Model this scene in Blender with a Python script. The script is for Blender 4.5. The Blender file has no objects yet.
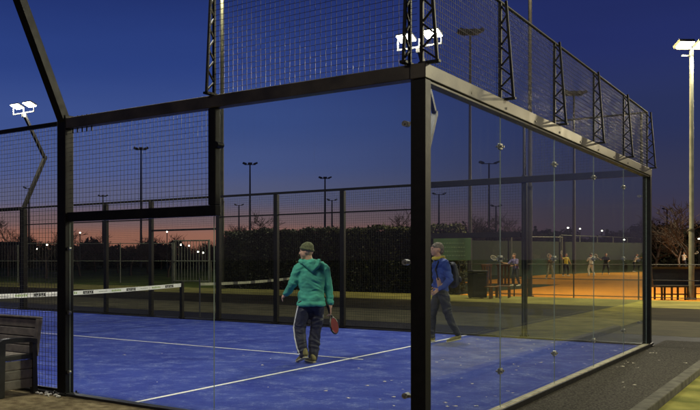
import bpy, bmesh, math, random
from mathutils import Vector, Matrix
R = math.radians
random.seed(7)
sc = bpy.context.scene
C = sc.collection

# ------------------------------------------------------------------ frames
YAW = R(50.1)
CY, SY = math.cos(YAW), math.sin(YAW)
CAMZ = 1.486
def W(lat, dep, z=0.0):
    """metres right of / ahead of the viewpoint -> world (X along the back wall, Y along the side wall)"""
    rx, ry = lat - 2.18, dep - 6.6
    return Vector((CY*rx + SY*ry, -SY*rx + CY*ry, z))
def P(px, dep, z=0.0):
    return W((px-146)/832*dep, dep, z)
FACE = -YAW                                  # z rotation whose local x is the viewer's right

# ------------------------------------------------------------------ materials
def nodes(m):
    m.use_nodes = True
    nt = m.node_tree
    return nt, nt.nodes, nt.links
def pbr(name, col, rough=0.6, metal=0.0, var=0.0, scale=8.0, bump=0.0, bscale=None, col2=None, spec=0.5, detail=4, coat=0):
    m = bpy.data.materials.new(name); nt, N, L = nodes(m)
    b = N['Principled BSDF']
    b.inputs['Roughness'].default_value = rough
    b.inputs['Metallic'].default_value = metal
    b.inputs['Specular IOR Level'].default_value = spec
    b.inputs['Coat Weight'].default_value = coat
    b.inputs['Base Color'].default_value = (*col, 1)
    tc = N.new('ShaderNodeTexCoord')
    if var > 0 or col2:
        n = N.new('ShaderNodeTexNoise'); n.inputs['Scale'].default_value = scale; n.inputs['Detail'].default_value = detail
        L.new(tc.outputs['Object'], n.inputs['Vector'])
        r = N.new('ShaderNodeValToRGB')
        c2 = col2 or tuple(min(1, c*(1+var)) for c in col)
        c1 = tuple(c*(1-var) for c in col) if not col2 else col
        r.color_ramp.elements[0].position = .35; r.color_ramp.elements[0].color = (*c1, 1)
        r.color_ramp.elements[1].position = .68; r.color_ramp.elements[1].color = (*c2, 1)
        L.new(n.outputs['Fac'], r.inputs['Fac']); L.new(r.outputs['Color'], b.inputs['Base Color'])
        mr = N.new('ShaderNodeMapRange'); mr.inputs['To Min'].default_value = max(0.03, rough-.12); mr.inputs['To Max'].default_value = min(1, rough+.12)
        L.new(n.outputs['Fac'], mr.inputs['Value']); L.new(mr.outputs['Result'], b.inputs['Roughness'])
    if bump > 0:
        n2 = N.new('ShaderNodeTexNoise'); n2.inputs['Scale'].default_value = bscale or scale*3; n2.inputs['Detail'].default_value = 3
        L.new(tc.outputs['Object'], n2.inputs['Vector'])
        bp = N.new('ShaderNodeBump'); bp.inputs['Strength'].default_value = bump; bp.inputs['Distance'].default_value = .01
        L.new(n2.outputs['Fac'], bp.inputs['Height']); L.new(bp.outputs['Normal'], b.inputs['Normal'])
    return m
def emit(name, col, s):
    m = bpy.data.materials.new(name); nt, N, L = nodes(m)
    b = N['Principled BSDF']; b.inputs['Base Color'].default_value = (.8, .8, .8, 1)
    b.inputs['Emission Color'].default_value = (*col, 1); b.inputs['Emission Strength'].default_value = s
    return m

M = {}
M['black'] = pbr('black_steel', (.006, .0057, .005), .5, .0, .4, 14, .08, 60, spec=.22)
M['beam'] = pbr('bare_beam_steel', (.072, .062, .043), .42, .35, .3, 5, .06, 40)
M['wire'] = pbr('galvanised_wire', (.030, .029, .027), .38, .2, spec=.55)
M['steel'] = pbr('zinc_steel', (.28, .28, .25), .35, .8, .2, 20)
M['lampwhite'] = pbr('white_lamp_bracket', (.8, .8, .76), .4, 0, .06, 10)
M['dark_rubber'] = pbr('dark_rubber', (.02, .02, .02), .7)
M['pole_green'] = pbr('olive_pole_paint', (.085, .085, .045), .5, .1, .25, 3, .05)
M['pole_galv'] = pbr('galvanised_pole', (.22, .22, .16), .5, .3, .22, 3, .05)
M['pole_dark'] = pbr('weathered_dark_pole', (.04, .04, .045), .6, .1, .2, 3)
M['concrete'] = pbr('pale_concrete', (.36, .32, .23), .85, 0, .35, 9, .3, 60)
M['kerb'] = pbr('grey_kerb_concrete', (.10, .095, .075), .85, 0, .35, 7, .35, 70)
M['bench'] = pbr('brown_grey_plastic', (.17, .15, .125), .5, 0, .25, 12, .25, 120)
M['bench_dark'] = pbr('black_plastic', (.016, .015, .014), .45, 0, .3, 12, .2, 120)
M['lampgrey'] = pbr('grey_lamp_bracket', (.10, .10, .09), .5, .2, .1, 10)
M['clip'] = pbr('clear_glass_clip', (.34, .34, .29), .3, .1, .3, 60)
M['gravel_white'] = pbr('pale_stone', (.5, .48, .42), .8)
M['white_line'] = pbr('white_court_line', (.8, .8, .78), .8, 0, .12, 30, .1, 200)
M['lit'] = emit('lit_floodlight_lens', (1.0, .96, .78), 60)
M['lit_small'] = emit('lit_street_lamp', (1.0, .93, .75), 14)
M['lit_big'] = emit('lit_mast_lens', (1.0, .95, .74), 60)

def glass_mat():
    m = bpy.data.materials.new('clear_court_glass'); nt, N, L = nodes(m)
    N.remove(N['Principled BSDF']); out = N['Material Output']
    g = N.new('ShaderNodeBsdfGlossy'); g.inputs['Roughness'].default_value = .004; g.inputs['Color'].default_value = (1, 1, 1, 1)
    t = N.new('ShaderNodeBsdfTransparent'); t.inputs['Color'].default_value = (.95, .97, .955, 1)
    ge = N.new('ShaderNodeNewGeometry'); dp = N.new('ShaderNodeVectorMath'); dp.operation = 'DOT_PRODUCT'
    L.new(ge.outputs['Incoming'], dp.inputs[0]); L.new(ge.outputs['Normal'], dp.inputs[1])
    def mth(op, a, b=None, v=None, v0=None):
        k = N.new('ShaderNodeMath'); k.operation = op
        if a is not None: L.new(a, k.inputs[0])
        if v0 is not None: k.inputs[0].default_value = v0
        if b is not None: L.new(b, k.inputs[1])
        if v is not None: k.inputs[1].default_value = v
        return k.outputs[0]
    ab = mth('ABSOLUTE', dp.outputs['Value']); om = mth('SUBTRACT', None, ab, v0=1.0); p5 = mth('POWER', om, v=5.0)
    f = N.new('ShaderNodeMath'); f.operation = 'MULTIPLY_ADD'; L.new(p5, f.inputs[0]); f.inputs[1].default_value = .66; f.inputs[2].default_value = .028
    mx = N.new('ShaderNodeMixShader'); L.new(f.outputs[0], mx.inputs[0]); L.new(t.outputs[0], mx.inputs[1]); L.new(g.outputs[0], mx.inputs[2])
    # faint dust and rain marks
    d = N.new('ShaderNodeBsdfDiffuse'); d.inputs['Color'].default_value = (.55, .55, .5, 1)
    tc = N.new('ShaderNodeTexCoord'); mp = N.new('ShaderNodeMapping'); mp.inputs['Scale'].default_value = (7, 7, .7)
    n = N.new('ShaderNodeTexNoise'); n.inputs['Scale'].default_value = 3; n.inputs['Detail'].default_value = 6
    L.new(tc.outputs['Object'], mp.inputs['Vector']); L.new(mp.outputs[0], n.inputs['Vector'])
    r = N.new('ShaderNodeMapRange'); r.inputs['From Min'].default_value = .45; r.inputs['From Max'].default_value = .85
    r.inputs['To Min'].default_value = .0008; r.inputs['To Max'].default_value = .014
    L.new(n.outputs['Fac'], r.inputs['Value'])
    nb = N.new('ShaderNodeTexNoise'); nb.inputs['Scale'].default_value = 5.5; nb.inputs['Detail'].default_value = 9; nb.inputs['Roughness'].default_value = .7
    L.new(tc.outputs['Object'], nb.inputs['Vector'])
    rb = N.new('ShaderNodeMapRange'); rb.inputs['From Min'].default_value = .66; rb.inputs['From Max'].default_value = .78; rb.inputs['To Max'].default_value = .05
    L.new(nb.outputs['Fac'], rb.inputs['Value'])
    ns = N.new('ShaderNodeTexNoise'); ns.inputs['Scale'].default_value = 9; ns.inputs['Detail'].default_value = 4
    mp2 = N.new('ShaderNodeMapping'); mp2.inputs['Scale'].default_value = (3, 3, .22); L.new(tc.outputs['Object'], mp2.inputs['Vector']); L.new(mp2.outputs[0], ns.inputs['Vector'])
    rs_ = N.new('ShaderNodeMapRange'); rs_.inputs['From Min'].default_value = .68; rs_.inputs['From Max'].default_value = .8; rs_.inputs['To Max'].default_value = .10
    L.new(ns.outputs['Fac'], rs_.inputs['Value'])
    s1 = mth('ADD', r.outputs[0], rb.outputs[0]); s2 = mth('ADD', s1, rs_.outputs[0])
    m2 = N.new('ShaderNodeMixShader'); L.new(s2, m2.inputs[0]); L.new(mx.outputs[0], m2.inputs[1]); L.new(d.outputs[0], m2.inputs[2])
    L.new(m2.outputs[0], out.inputs['Surface'])
    return m
M['glass'] = glass_mat()
M['glass_edge'] = pbr('ground_glass_edge', (.30, .36, .30), .4, 0, .1, 20)

def court_mat():
    m = bpy.data.materials.new('blue_sanded_turf'); nt, N, L = nodes(m); b = N['Principled BSDF']
    tc = N.new('ShaderNodeTexCoord')
    def noise(s, det, rough=.6):
        n = N.new('ShaderNodeTexNoise'); n.inputs['Scale'].default_value = s; n.inputs['Detail'].default_value = det; n.inputs['Roughness'].default_value = rough
        L.new(tc.outputs['Object'], n.inputs['Vector']); return n
    def ramp(n, p0, p1, a=(0, 0, 0), c=(1, 1, 1)):
        r = N.new('ShaderNodeValToRGB'); r.color_ramp.elements[0].position = p0; r.color_ramp.elements[1].position = p1
        r.color_ramp.elements[0].color = (*a, 1); r.color_ramp.elements[1].color = (*c, 1)
        L.new(n.outputs['Fac'], r.inputs['Fac']); return r
    base = ramp(noise(1.3, 8, .7), .3, .72, (.024, .040, .255), (.062, .094, .375))
    sand = ramp(noise(2.6, 12, .78), .50, .70)
    fine = ramp(noise(26, 5, .75), .48, .64)
    mul = N.new('ShaderNodeMath'); mul.operation = 'MULTIPLY'; L.new(sand.outputs[0], mul.inputs[0]); L.new(fine.outputs[0], mul.inputs[1])
    add = N.new('ShaderNodeMath'); add.operation = 'MULTIPLY_ADD'; add.inputs[1].default_value = .13; L.new(sand.outputs[0], add.inputs[0])
    m2 = N.new('ShaderNodeMath'); m2.operation = 'MULTIPLY'; m2.inputs[1].default_value = .75; L.new(mul.outputs[0], m2.inputs[0]); L.new(m2.outputs[0], add.inputs[2])
    spk = ramp(noise(48, 2, .5), .70, .74)
    mx0 = N.new('ShaderNodeMath'); mx0.operation = 'MULTIPLY_ADD'; mx0.inputs[1].default_value = .6; L.new(spk.outputs[0], mx0.inputs[0]); L.new(add.outputs[0], mx0.inputs[2]); mx0.use_clamp = True
    mx = N.new('ShaderNodeMixRGB'); L.new(mx0.outputs[0], mx.inputs[0]); L.new(base.outputs[0], mx.inputs[1]); mx.inputs[2].default_value = (.36, .42, .55, 1)
    L.new(mx.outputs[0], b.inputs['Base Color']); b.inputs['Roughness'].default_value = .95; b.inputs['Specular IOR Level'].default_value = .05
    bp = N.new('ShaderNodeBump'); bp.inputs['Strength'].default_value = .35; bp.inputs['Distance'].default_value = .008
    L.new(noise(160, 3).outputs['Fac'], bp.inputs['Height']); L.new(bp.outputs[0], b.inputs['Normal'])
    return m
M['court'] = court_mat()
M['dirt'] = pbr('brown_trodden_earth', (.10, .075, .04), .95, 0, col2=(.22, .18, .10), scale=9, bump=.9, bscale=70, detail=9)
M['field'] = pbr('far_ground', (.03, .035, .02), 1, 0, .4, .3)
M['gravel'] = pbr('dark_gravel', (.014, .013, .011), .95, 0, col2=(.10, .092, .075), scale=48, bump=1, bscale=110, detail=6)
M['turf'] = pbr('yellow_green_turf', (.12, .125, .022), .95, 0, col2=(.30, .28, .07), scale=2.2, bump=.6, bscale=120, detail=10)
M['tarmac'] = pbr('dark_bluish_path', (.013, .013, .017), .7, 0, .3, 5, .3, 80)  # bluish tint of a reflection is put into the path colour
M['path'] = pbr('pale_gravel_path', (.085, .078, .045), .9, 0, .3, 1.6, .5, 50)
M['grass_dark'] = pbr('dark_rough_grass', (.020, .017, .009), 1, 0, .6, 1.2, .8, 12)
M['path2'] = pbr('yellowish_verge', (.15, .14, .045), .95, 0, .3, .8, .5, 20)
M['lawn'] = pbr('green_lawn', (.055, .075, .015), 1, 0, .45, .5, .6, 14)
M['clay'] = pbr('orange_clay', (.52, .205, .022), .9, 0, .22, .25, .3, 40, detail=8)
for _k in ('dirt', 'field', 'gravel', 'turf', 'tarmac', 'path', 'grass_dark', 'path2', 'lawn', 'clay', 'kerb', 'concrete'):
    M[_k].node_tree.nodes['Principled BSDF'].inputs['Specular IOR Level'].default_value = .06
M['hedge'] = pbr('hedge_leaf', (.020, .026, .004), .7, 0, .5, 3)
M['hedge2'] = pbr('hedge_leaf_light', (.055, .064, .010), .65, 0, .4, 3)
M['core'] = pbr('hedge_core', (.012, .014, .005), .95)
M['bark'] = pbr('dark_bark', (.045, .03, .024), .95, 0, .3, 10, .5, 40)
M['twig'] = pbr('red_brown_twig', (.035, .022, .018), .9)
M['evergreen'] = pbr('evergreen_leaf', (.018, .022, .012), .9, 0, .4, 2)
M['screen'] = pbr('green_windscreen_cloth', (.014, .024, .008), .9, 0, .35, 1.5)
M['board'] = pbr('green_board', (.06, .13, .05), .6, 0, .1, 2)
M['boardtext'] = pbr('board_lettering', (.13, .22, .11), .6)
M['wood'] = pbr('brown_wood', (.16, .07, .025), .6, 0, .3, 12)
M['fence_grey'] = pbr('grey_green_fence_steel', (.20, .21, .16), .5, .3, .15, 4)
M['leaf'] = pbr('dry_leaf', (.6, .56, .44), .9, 0, .3, 40)
M['tape'] = pbr('white_net_tape', (.9, .9, .8), .7, 0, .06, 20)
M['ink_green'] = pbr('green_ink', (.33, .48, .12), .7)
M['ink_black'] = pbr('black_ink', (.06, .06, .05), .7)
M['ink_grey'] = pbr('grey_ink', (.28, .3, .22), .7)
M['tape_reflected'] = pbr('reflected_tape_tone', (.45, .45, .3), .8, 0, .2, 5)  # dull colour imitates the net tape mirrored in glass
M['skin'] = pbr('skin', (.52, .30, .2), .5, 0, .08, 20)
M['hoodie'] = pbr('teal_fleece', (.065, .35, .25), .9, 0, .16, 7, .5, 22)
M['navy'] = pbr('navy_tracksuit', (.014, .016, .035), .65, 0, .3, 12, .5, 18)
M['white_cloth'] = pbr('white_cloth', (.75, .74, .68), .85, 0, .06, 14, .3, 20)
M['beanie'] = pbr('olive_knit', (.11, .12, .055), .95, 0, .35, 45, .6, 90)
M['shoe'] = pbr('olive_trainer', (.20, .17, .05), .6, 0, .35, 30)
M['sole'] = pbr('pale_sole', (.55, .5, .3), .7)
M['hair'] = pbr('grey_brown_hair', (.13, .11, .08), .8, 0, .4, 30, .5, 60)
M['blue_cloth'] = pbr('blue_jacket', (.03, .07, .3), .75, 0, .2, 8, .4, 20)
M['yellow_cloth'] = pbr('yellow_collar', (.6, .48, .05), .8)
M['peach'] = pbr('pale_peach_panel', (.5, .3, .2), .8)
M['lilac'] = pbr('lilac_shirt', (.2, .18, .42), .8)
M['red'] = pbr('red_racket_face', (.22, .012, .012), .35, 0, .1, 20)
M['racket'] = pbr('black_racket_frame', (.02, .02, .02), .35)

# ------------------------------------------------------------------ mesh builder
class MB:
    def __init__(s): s.v = []; s.f = []; s.mi = []; s.sm = []
    def add(s, vs, fs, mi=0, smooth=False):
        o = len(s.v); s.v += [tuple(v) for v in vs]; s.f += [tuple(i+o for i in f) for f in fs]
        s.mi += [mi]*len(fs); s.sm += [smooth]*len(fs)
    def box(s, x0, x1, y0, y1, z0, z1, mi=0, rot=None, c=None):
        vs = [Vector((x, y, z)) for x in (x0, x1) for y in (y0, y1) for z in (z0, z1)]
        if rot is not None:
            c = Vector(c) if c else Vector(((x0+x1)/2, (y0+y1)/2, (z0+z1)/2))
            vs = [rot @ (v-c) + c for v in vs]
        s.add(vs, [(0, 1, 3, 2), (4, 6, 7, 5), (0, 4, 5, 1), (2, 3, 7, 6), (0, 2, 6, 4), (1, 5, 7, 3)], mi)
    def bbox(s, x0, x1, y0, y1, z0, z1, bev=.004, mi=0):
        """box with chamfered long edges"""
        bm = bmesh.new(); bmesh.ops.create_cube(bm, size=1)
        for v in bm.verts: v.co = Vector(((x0+x1)/2+v.co.x*(x1-x0), (y0+y1)/2+v.co.y*(y1-y0), (z0+z1)/2+v.co.z*(z1-z0)))
        bmesh.ops.bevel(bm, geom=bm.edges[:], offset=bev, segments=2, profile=.5, affect='EDGES')
        bm.verts.index_update()
        s.add([v.co for v in bm.verts], [[v.index for v in f.verts] for f in bm.faces], mi); bm.free()
    def tube(s, pts, r, n=8, mi=0, cap=True, smooth=True):
        pts = [Vector(p) for p in pts]; rs = r if isinstance(r, (list, tuple)) else [r]*len(pts)
        vs = []; up = Vector((0, 0, 1))
        for i, p in enumerate(pts):
            d = (pts[min(i+1, len(pts)-1)]-pts[max(i-1, 0)]).normalized()
            a = d.cross(up)
            if a.length < 1e-3: a = d.cross(Vector((1, 0, 0)))
            a.normalize(); b = a.cross(d)
            for k in range(n):
                t = 2*math.pi*(k+.5)/n; vs.append(p+(a*math.cos(t)+b*math.sin(t))*rs[i])
        fs = [(i*n+k, i*n+(k+1) % n, (i+1)*n+(k+1) % n, (i+1)*n+k) for i in range(len(pts)-1) for k in range(n)]
        s.add(vs, fs, mi, smooth)
        if cap:
            s.add(vs[:n], [tuple(range(n))], mi); s.add(vs[-n:], [tuple(reversed(range(n)))], mi)
    def bar(s, p, q, w, h, mi=0):
        """square bar p->q, w across, h in the plane holding z"""
        p, q = Vector(p), Vector(q); d = (q-p).normalized(); a = d.cross(Vector((0, 0, 1)))
        if a.length < 1e-3: a = Vector((1, 0, 0))
        a.normalize(); b = a.cross(d)
        vs = [e+a*sx*w/2+b*sz*h/2 for e in (p, q) for sx, sz in ((-1, -1), (1, -1), (1, 1), (-1, 1))]
        s.add(vs, [(0, 1, 2, 3), (7, 6, 5, 4), (0, 4, 5, 1), (1, 5, 6, 2), (2, 6, 7, 3), (3, 7, 4, 0)], mi)
    def build(s, name, mats, parent=None, label=None, cat=None, group=None, kind=None, loc=None):
        me = bpy.data.meshes.new(name); me.from_pydata(s.v, [], s.f)
        if not isinstance(mats, (list, tuple)): mats = [mats]
        for m in mats: me.materials.append(M[m] if isinstance(m, str) else m)
        me.polygons.foreach_set('material_index', s.mi); me.polygons.foreach_set('use_smooth', s.sm)
        me.update()
        bm = bmesh.new(); bm.from_mesh(me); bmesh.ops.recalc_face_normals(bm, faces=bm.faces) if len(s.f) < 20000 else None
        bm.to_mesh(me); bm.free()
        o = bpy.data.objects.new(name, me); C.objects.link(o)
        if parent: o.parent = parent
        if loc is not None: o.location = loc
        tag(o, label, cat, group, kind)
        return o
def tag(o, label=None, cat=None, group=None, kind=None):
    if label: o['label'] = label
    if cat: o['category'] = cat
    if group: o['group'] = group
    if kind: o['kind'] = kind
def thing(name, loc, rz, label, cat, group=None):
    o = bpy.data.objects.new(name, None); C.objects.link(o); o.empty_display_size = .2
    o.location = loc; o.rotation_euler = (0, 0, rz); tag(o, label, cat, group); return o
def copy_tree(o, parent=None, loc=None, rz=None, sc_=None, label=None):
    c = o.copy(); C.objects.link(c); c.parent = parent
    if loc is not None: c.location = loc
    if rz is not None: c.rotation_euler = (0, 0, rz)
    if sc_ is not None: c.scale = sc_
    if label: c['label'] = label
    for ch in [k for k in o.children]: copy_tree(ch, c)
    return c

# ------------------------------------------------------------------ ground
def sheet(name, x0, x1, y0, y1, z, mat, nx=1, ny=1, zf=None, thick=0):
    b = MB(); vs = []
    for i in range(nx+1):
        for j in range(ny+1):
            x = x0+(x1-x0)*i/nx; y = y0+(y1-y0)*j/ny
            vs.append((x, y, z+(zf(x, y) if zf else 0)))
    b.add(vs, [(i*(ny+1)+j, (i+1)*(ny+1)+j, (i+1)*(ny+1)+j+1, i*(ny+1)+j+1) for i in range(nx) for j in range(ny)], 0, True)
    return b.build(name, mat, kind='structure')
def rise(x, y): return 0 if x < 42 else min(.62, (x-42)*.0105)
# one ground sheet (rises very gently beyond the clay)
b = MB()
xs = [-900, -300, -80, -20, 0, 20, 42, 60, 80, 101, 140, 400, 900]
ys = [-900, -300, -80, -10, 10, 40, 80, 140, 400, 900]
b.add([(x, y, -.02+(rise(x, y)-.012 if x > 42 else 0)) for x in xs for y in ys],
      [(i*len(ys)+j, (i+1)*len(ys)+j, (i+1)*len(ys)+j+1, i*len(ys)+j+1) for i in range(len(xs)-1) for j in range(len(ys)-1)], 0, True)
b.build('ground', 'field', kind='structure')
sheet('earth_path', -14, -.02, -12, 40, -.008, 'dirt')
sheet('gravel_strip', -.016, 11.4, -1.0, -.075, -.006, 'gravel')
sheet('turf', .3, 40, -2.9, -1.17, -.004, 'turf')
sheet('dark_path', 10.10, 12.4, -1.0, 45, -.008, 'tarmac')
sheet('pale_path', 12.4, 17, -1.0, 60, -.006, 'path')
sheet('rough_grass', 17, 23, -1.0, 80, -.008, 'grass_dark')
sheet('verge', 23, 28.4, -1, 80, -.004, 'path2')
sheet('lawn', 28.45, 120, 21.4, 220, -.004, 'lawn', 10, 1, rise)
sheet('clay_court', 28.45, 108, -1, 9.7, -.004, 'clay', 20, 1, rise)
sheet('clay_court', 45, 108, 9.7, 15.5, -.006, 'clay', 20, 1, rise)
sheet('court_surface', .03, 9.97, .055, 19.95, 0, 'court')
def lines(name, boxes, label=None):
    b = MB()
    for x0, x1, y0, y1 in boxes:
        b.add([(x0, y0, .004), (x1, y0, .004), (x1, y1, .004), (x0, y1, .004)], [(0, 1, 2, 3)])
    return b.build(name, 'white_line', kind='structure')
lines('court_lines', [(.03, 9.97, 3.025, 3.075), (4.975, 5.025, 2.85, 3.025), (4.975, 5.025, 3.075, 16.925), (.03, 9.97, 16.925, 16.975)])
b = MB(); b.bbox(-.1, 10.1, -.062, .05, -.03, .035, .01); b.build('wall_footing', 'concrete', kind='structure')
b = MB(); b.bbox(-.1, 10.1, -.085, -.0625, -.03, .05, .004); b.build('footing_edge', 'black', kind='structure')
b = MB(); b.bbox(-.08, .03, .052, 4.1, -.03, .02, .008); b.bbox(9.97, 10.09, .052, 20, -.03, .03, .008); b.bbox(-.08, .03, 4.1, 20, -.03, .02, .008)
b.build('court_edging', 'bench_dark', kind='structure')
b = MB(); b.bbox(-3, 13.5, -1.16, -1.03, -.05, .075, .012); b.build('kerb', 'kerb', kind='structure')

# ------------------------------------------------------------------ enclosure helpers (walls run along 'u')
# frame(axis,const): point(u, w, z): u along wall, w outward offset
class Run:
    def __init__(s, axis, const, out): s.axis, s.c, s.out = axis, const, out
    def p(s, u, w, z):
        return (u, s.c+w*s.out, z) if s.axis == 'x' else (s.c+w*s.out, u, z)
    def box(s, b, u0, u1, w0, w1, z0, z1, bev=.004, mi=0):
        a, c = s.p(u0, w0, z0), s.p(u1, w1, z1)
        x0, x1 = sorted((a[0], c[0])); y0, y1 = sorted((a[1], c[1]))
        if bev: b.bbox(x0, x1, y0, y1, z0, z1, bev, mi)
        else: b.box(x0, x1, y0, y1, z0, z1, mi)
def wiremesh(run, u0, u1, z0, z1, parent, step=.05, r=.0022, w=0, mat='wire', ring=4):
    b = MB()
    n = int(round((u1-u0)/step))
    for i in range(1, n):
        u = u0+(u1-u0)*i/n
        j = random.uniform(-.0012, .0012)
        b.tube([run.p(u+j, w, z0), run.p(u-j, w, z1)], r, ring, cap=False)
    m = int(round((z1-z0)/step))
    for i in range(1, m):
        z = z0+(z1-z0)*i/m
        b.tube([run.p(u0, w+.0035, z), run.p(u1, w+.0035, z)], r, ring, cap=False)
    return b.build('wire_mesh', mat, parent)
def glass_panel(run, u0, u1, z0, z1, parent, clips=()):
    b = MB(); t = .004; g = .003
    bx = [(u0+g), (u1-g)]
    # large faces = glass (index 0), rim = ground edge (index 1)
    vs = [run.p(u, w, z) for u in bx for w in (-t, t) for z in (z0, z1)]
    b.add(vs, [(0, 4, 5, 1), (2, 3, 7, 6)], 0); b.add(vs, [(0, 1, 3, 2), (4, 6, 7, 5), (0, 2, 6, 4), (1, 5, 7, 3)], 1)
    o = b.build('glass_panel', ['glass', 'glass_edge'], parent)
    for (u, z) in clips:
        c = MB()
        if u < .2:
            c.tube([run.p(u, -.035, z), run.p(u, .035, z)], .024, 10, 0); c.tube([run.p(u, -.05, z), run.p(u, .05, z)], .010, 6, 1)
            c.bar(run.p(u, .02, z), run.p(.055, .02, z), .012, .022, 1)
            c.build('clip', ['clip', 'steel'], o); continue
        for s in (-1, 1):
            run.box(c, u-.040, u+.040, *(sorted((s*.0045, s*.013))), z-.03, z+.03, .004)
        for du in (-.026, .026):
            c.tube([run.p(u+du, -.03, z), run.p(u+du, .03, z)], .011, 8, 1)
        c.build('clip', ['clip', 'steel'], o)
    return o
def truss(run, u, parent, z0=3.03, z1=4.0, off=.125, mat='black'):
    b = MB(); wv = .02
    b.bar(run.p(u, .0, z0), run.p(u, .0, z1), .026, .026)
    top = .055
    b.bar(run.p(u, off, z0), run.p(u, top, z1), .022, .022)
    b.bar(run.p(u, -.02, z0+.012), run.p(u, off+.02, z0+.012), .05, .02)
    n = 5
    prev = run.p(u, off, z0+.03)
    for i in range(1, n*2):
        z = z0+.03+(z1-z0-.06)*i/(n*2-1)
        k = (z-z0)/(z1-z0); wo = off+(top-off)*k
        q = run.p(u, 0 if i % 2 else wo, z)
        b.bar(prev, q, .014, .014); prev = q
    return b.build('truss_bracket', mat, parent)
def post(run, u, z0, z1, parent, s=.12, mat='black', plate=True, w=0):
    b = MB(); run.box(b, u-s/2, u+s/2, w-s/2, w+s/2, z0, z1, .006)
    if plate:
        run.box(b, u-s*.8, u+s*.8, w-s*.8, w+s*.8, z0, z0+.012, .002)
        for du in (-.65, .65):
            for dw in (-.65, .65): b.tube([run.p(u+du*s, w+dw*s, z0+.01), run.p(u+du*s, w+dw*s, z0+.035)], .009, 6)
    return b.build('post', mat, parent)

# ---- back glass wall (Y = 0, X 0..10)
T = thing('glass_wall', (0, 0, 0), 0, 'clear glass back wall of five tall panes under a pale steel beam', 'glass wall', 'glass walls of the padel court')
bw = Run('x', 0, -1)
for i in range(5):
    cl = [(2*i+2, z) for z in (.39, 1.49, 2.585)] if i < 4 else []
    glass_panel(bw, 2*i+(.06 if i == 0 else 0), 2*i+2-(.06 if i == 4 else 0), .036, 2.90, T, cl)
post(bw, 0, .0, 2.905, T, .12); post(bw, 10, 0, 2.905, T, .12)
b = MB(); bw.box(b, -.062, 10.07, -.062, .062, 2.91, 3.03, .006); b.build('top_beam', 'beam', T)
b = MB(); bw.box(b, .06, 9.94, -.03, .045, 2.885, 2.907, .003)
for u in range(1, 10):
    b.tube([bw.p(u, .066, 2.95), bw.p(u, .055, 2.95)], .012, 6)
b.build('glazing_strip', 'beam', T)
for i in range(5):
    wiremesh(bw, 2*i+.013, 2*i+1.987, 3.04, 3.99, T)
for u in (0.02, 2, 4, 6, 8, 10): truss(bw, u, T)
b = MB(); b.tube([bw.p(-.0, 0, 4.0), bw.p(10.01, 0, 4.0)], .017, 8)
b.build('top_rail', 'black', T)

# ---- near side wall (X = 0, Y 0.06..4)
T = thing('glass_wall', (0, 0, 0), 0, 'near stepped side wall with one tall pane and one low pane under wire mesh', 'glass wall', 'glass walls of the padel court')
sw = Run('y', 0, -1)
glass_panel(sw, .066, 2, .022, 2.90, T, [(.12, .39), (.12, 1.46), (.12, 2.57)])
glass_panel(sw, 2, 3.93, .022, 1.89, T, [])
b = MB(); sw.box(b, .066, 3.935, -.06, .06, 2.912, 3.028, .006); b.build('top_beam', 'beam', T)
b = MB(); sw.box(b, 1.955, 3.93, -.045, .045, 1.895, 1.995, .005); b.build('middle_rail', 'black', T)
post(sw, 1.999, 1.997, 2.91, T, .085, plate=False)
post(sw, 4, 0, 3.06, T, .13)
wiremesh(sw, 2.045, 3.93, 2.0, 2.91, T)
wiremesh(sw, .03, 1.987, 3.035, 3.99, T)
truss(sw, .09, T); truss(sw, 2, T)
b = MB(); b.tube([sw.p(.0, .0, 4.003), sw.p(2.02, 0, 4.003)], .017, 8); b.build('top_rail', 'black', T)
c = MB(); c.tube([sw.p(1.94, -.04, 2.56), sw.p(1.94, .06, 2.56)], .03, 10); c.bar(sw.p(1.94, 0.012, 2.56), sw.p(2.0, .012, 2.56), .04, .04); c.build('glass_clamp', 'black', T)
c = MB()
for z in (.25, .9, 1.6):
    c.tube([sw.p(3.915, .01, z), sw.p(3.915, .04, z)], .022, 8)
c.build('bolt', 'steel', T)
c = MB()
for k in range(5):
    u = 3.60+k*.07
    c.tube([sw.p(u, 0, 2.86), sw.p(u, .0, 3.045)], .008, 6)
c.build('cable_ties', 'black', T)

# ---- near mesh fence (X=0, Y 4..)
T = thing('mesh_fence', (0, 4, 0), 0, 'near black wire mesh fence panel behind the garden bench', 'fence', 'mesh fences of the padel court')
T2 = T; T2.location = (0, 0, 0)
for u0, u1 in ((4.07, 5.66), (5.74, 7.31), (7.39, 8.93)):
    wiremesh(sw, u0, u1, .04, 2.97, T)
for u in (5.7, 7.35, 8.97): post(sw, u, 0, 2.96, T, .08)
b = MB(); sw.box(b, 4.067, 9.02, -.025, .025, 2.965, 3.01, .004); b.build('top_rail', 'black', T)
b = MB(); sw.box(b, 4.067, 5.65, -.02, .02, .022, .05, .003); b.build('lower_rail', 'black', T)

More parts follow.
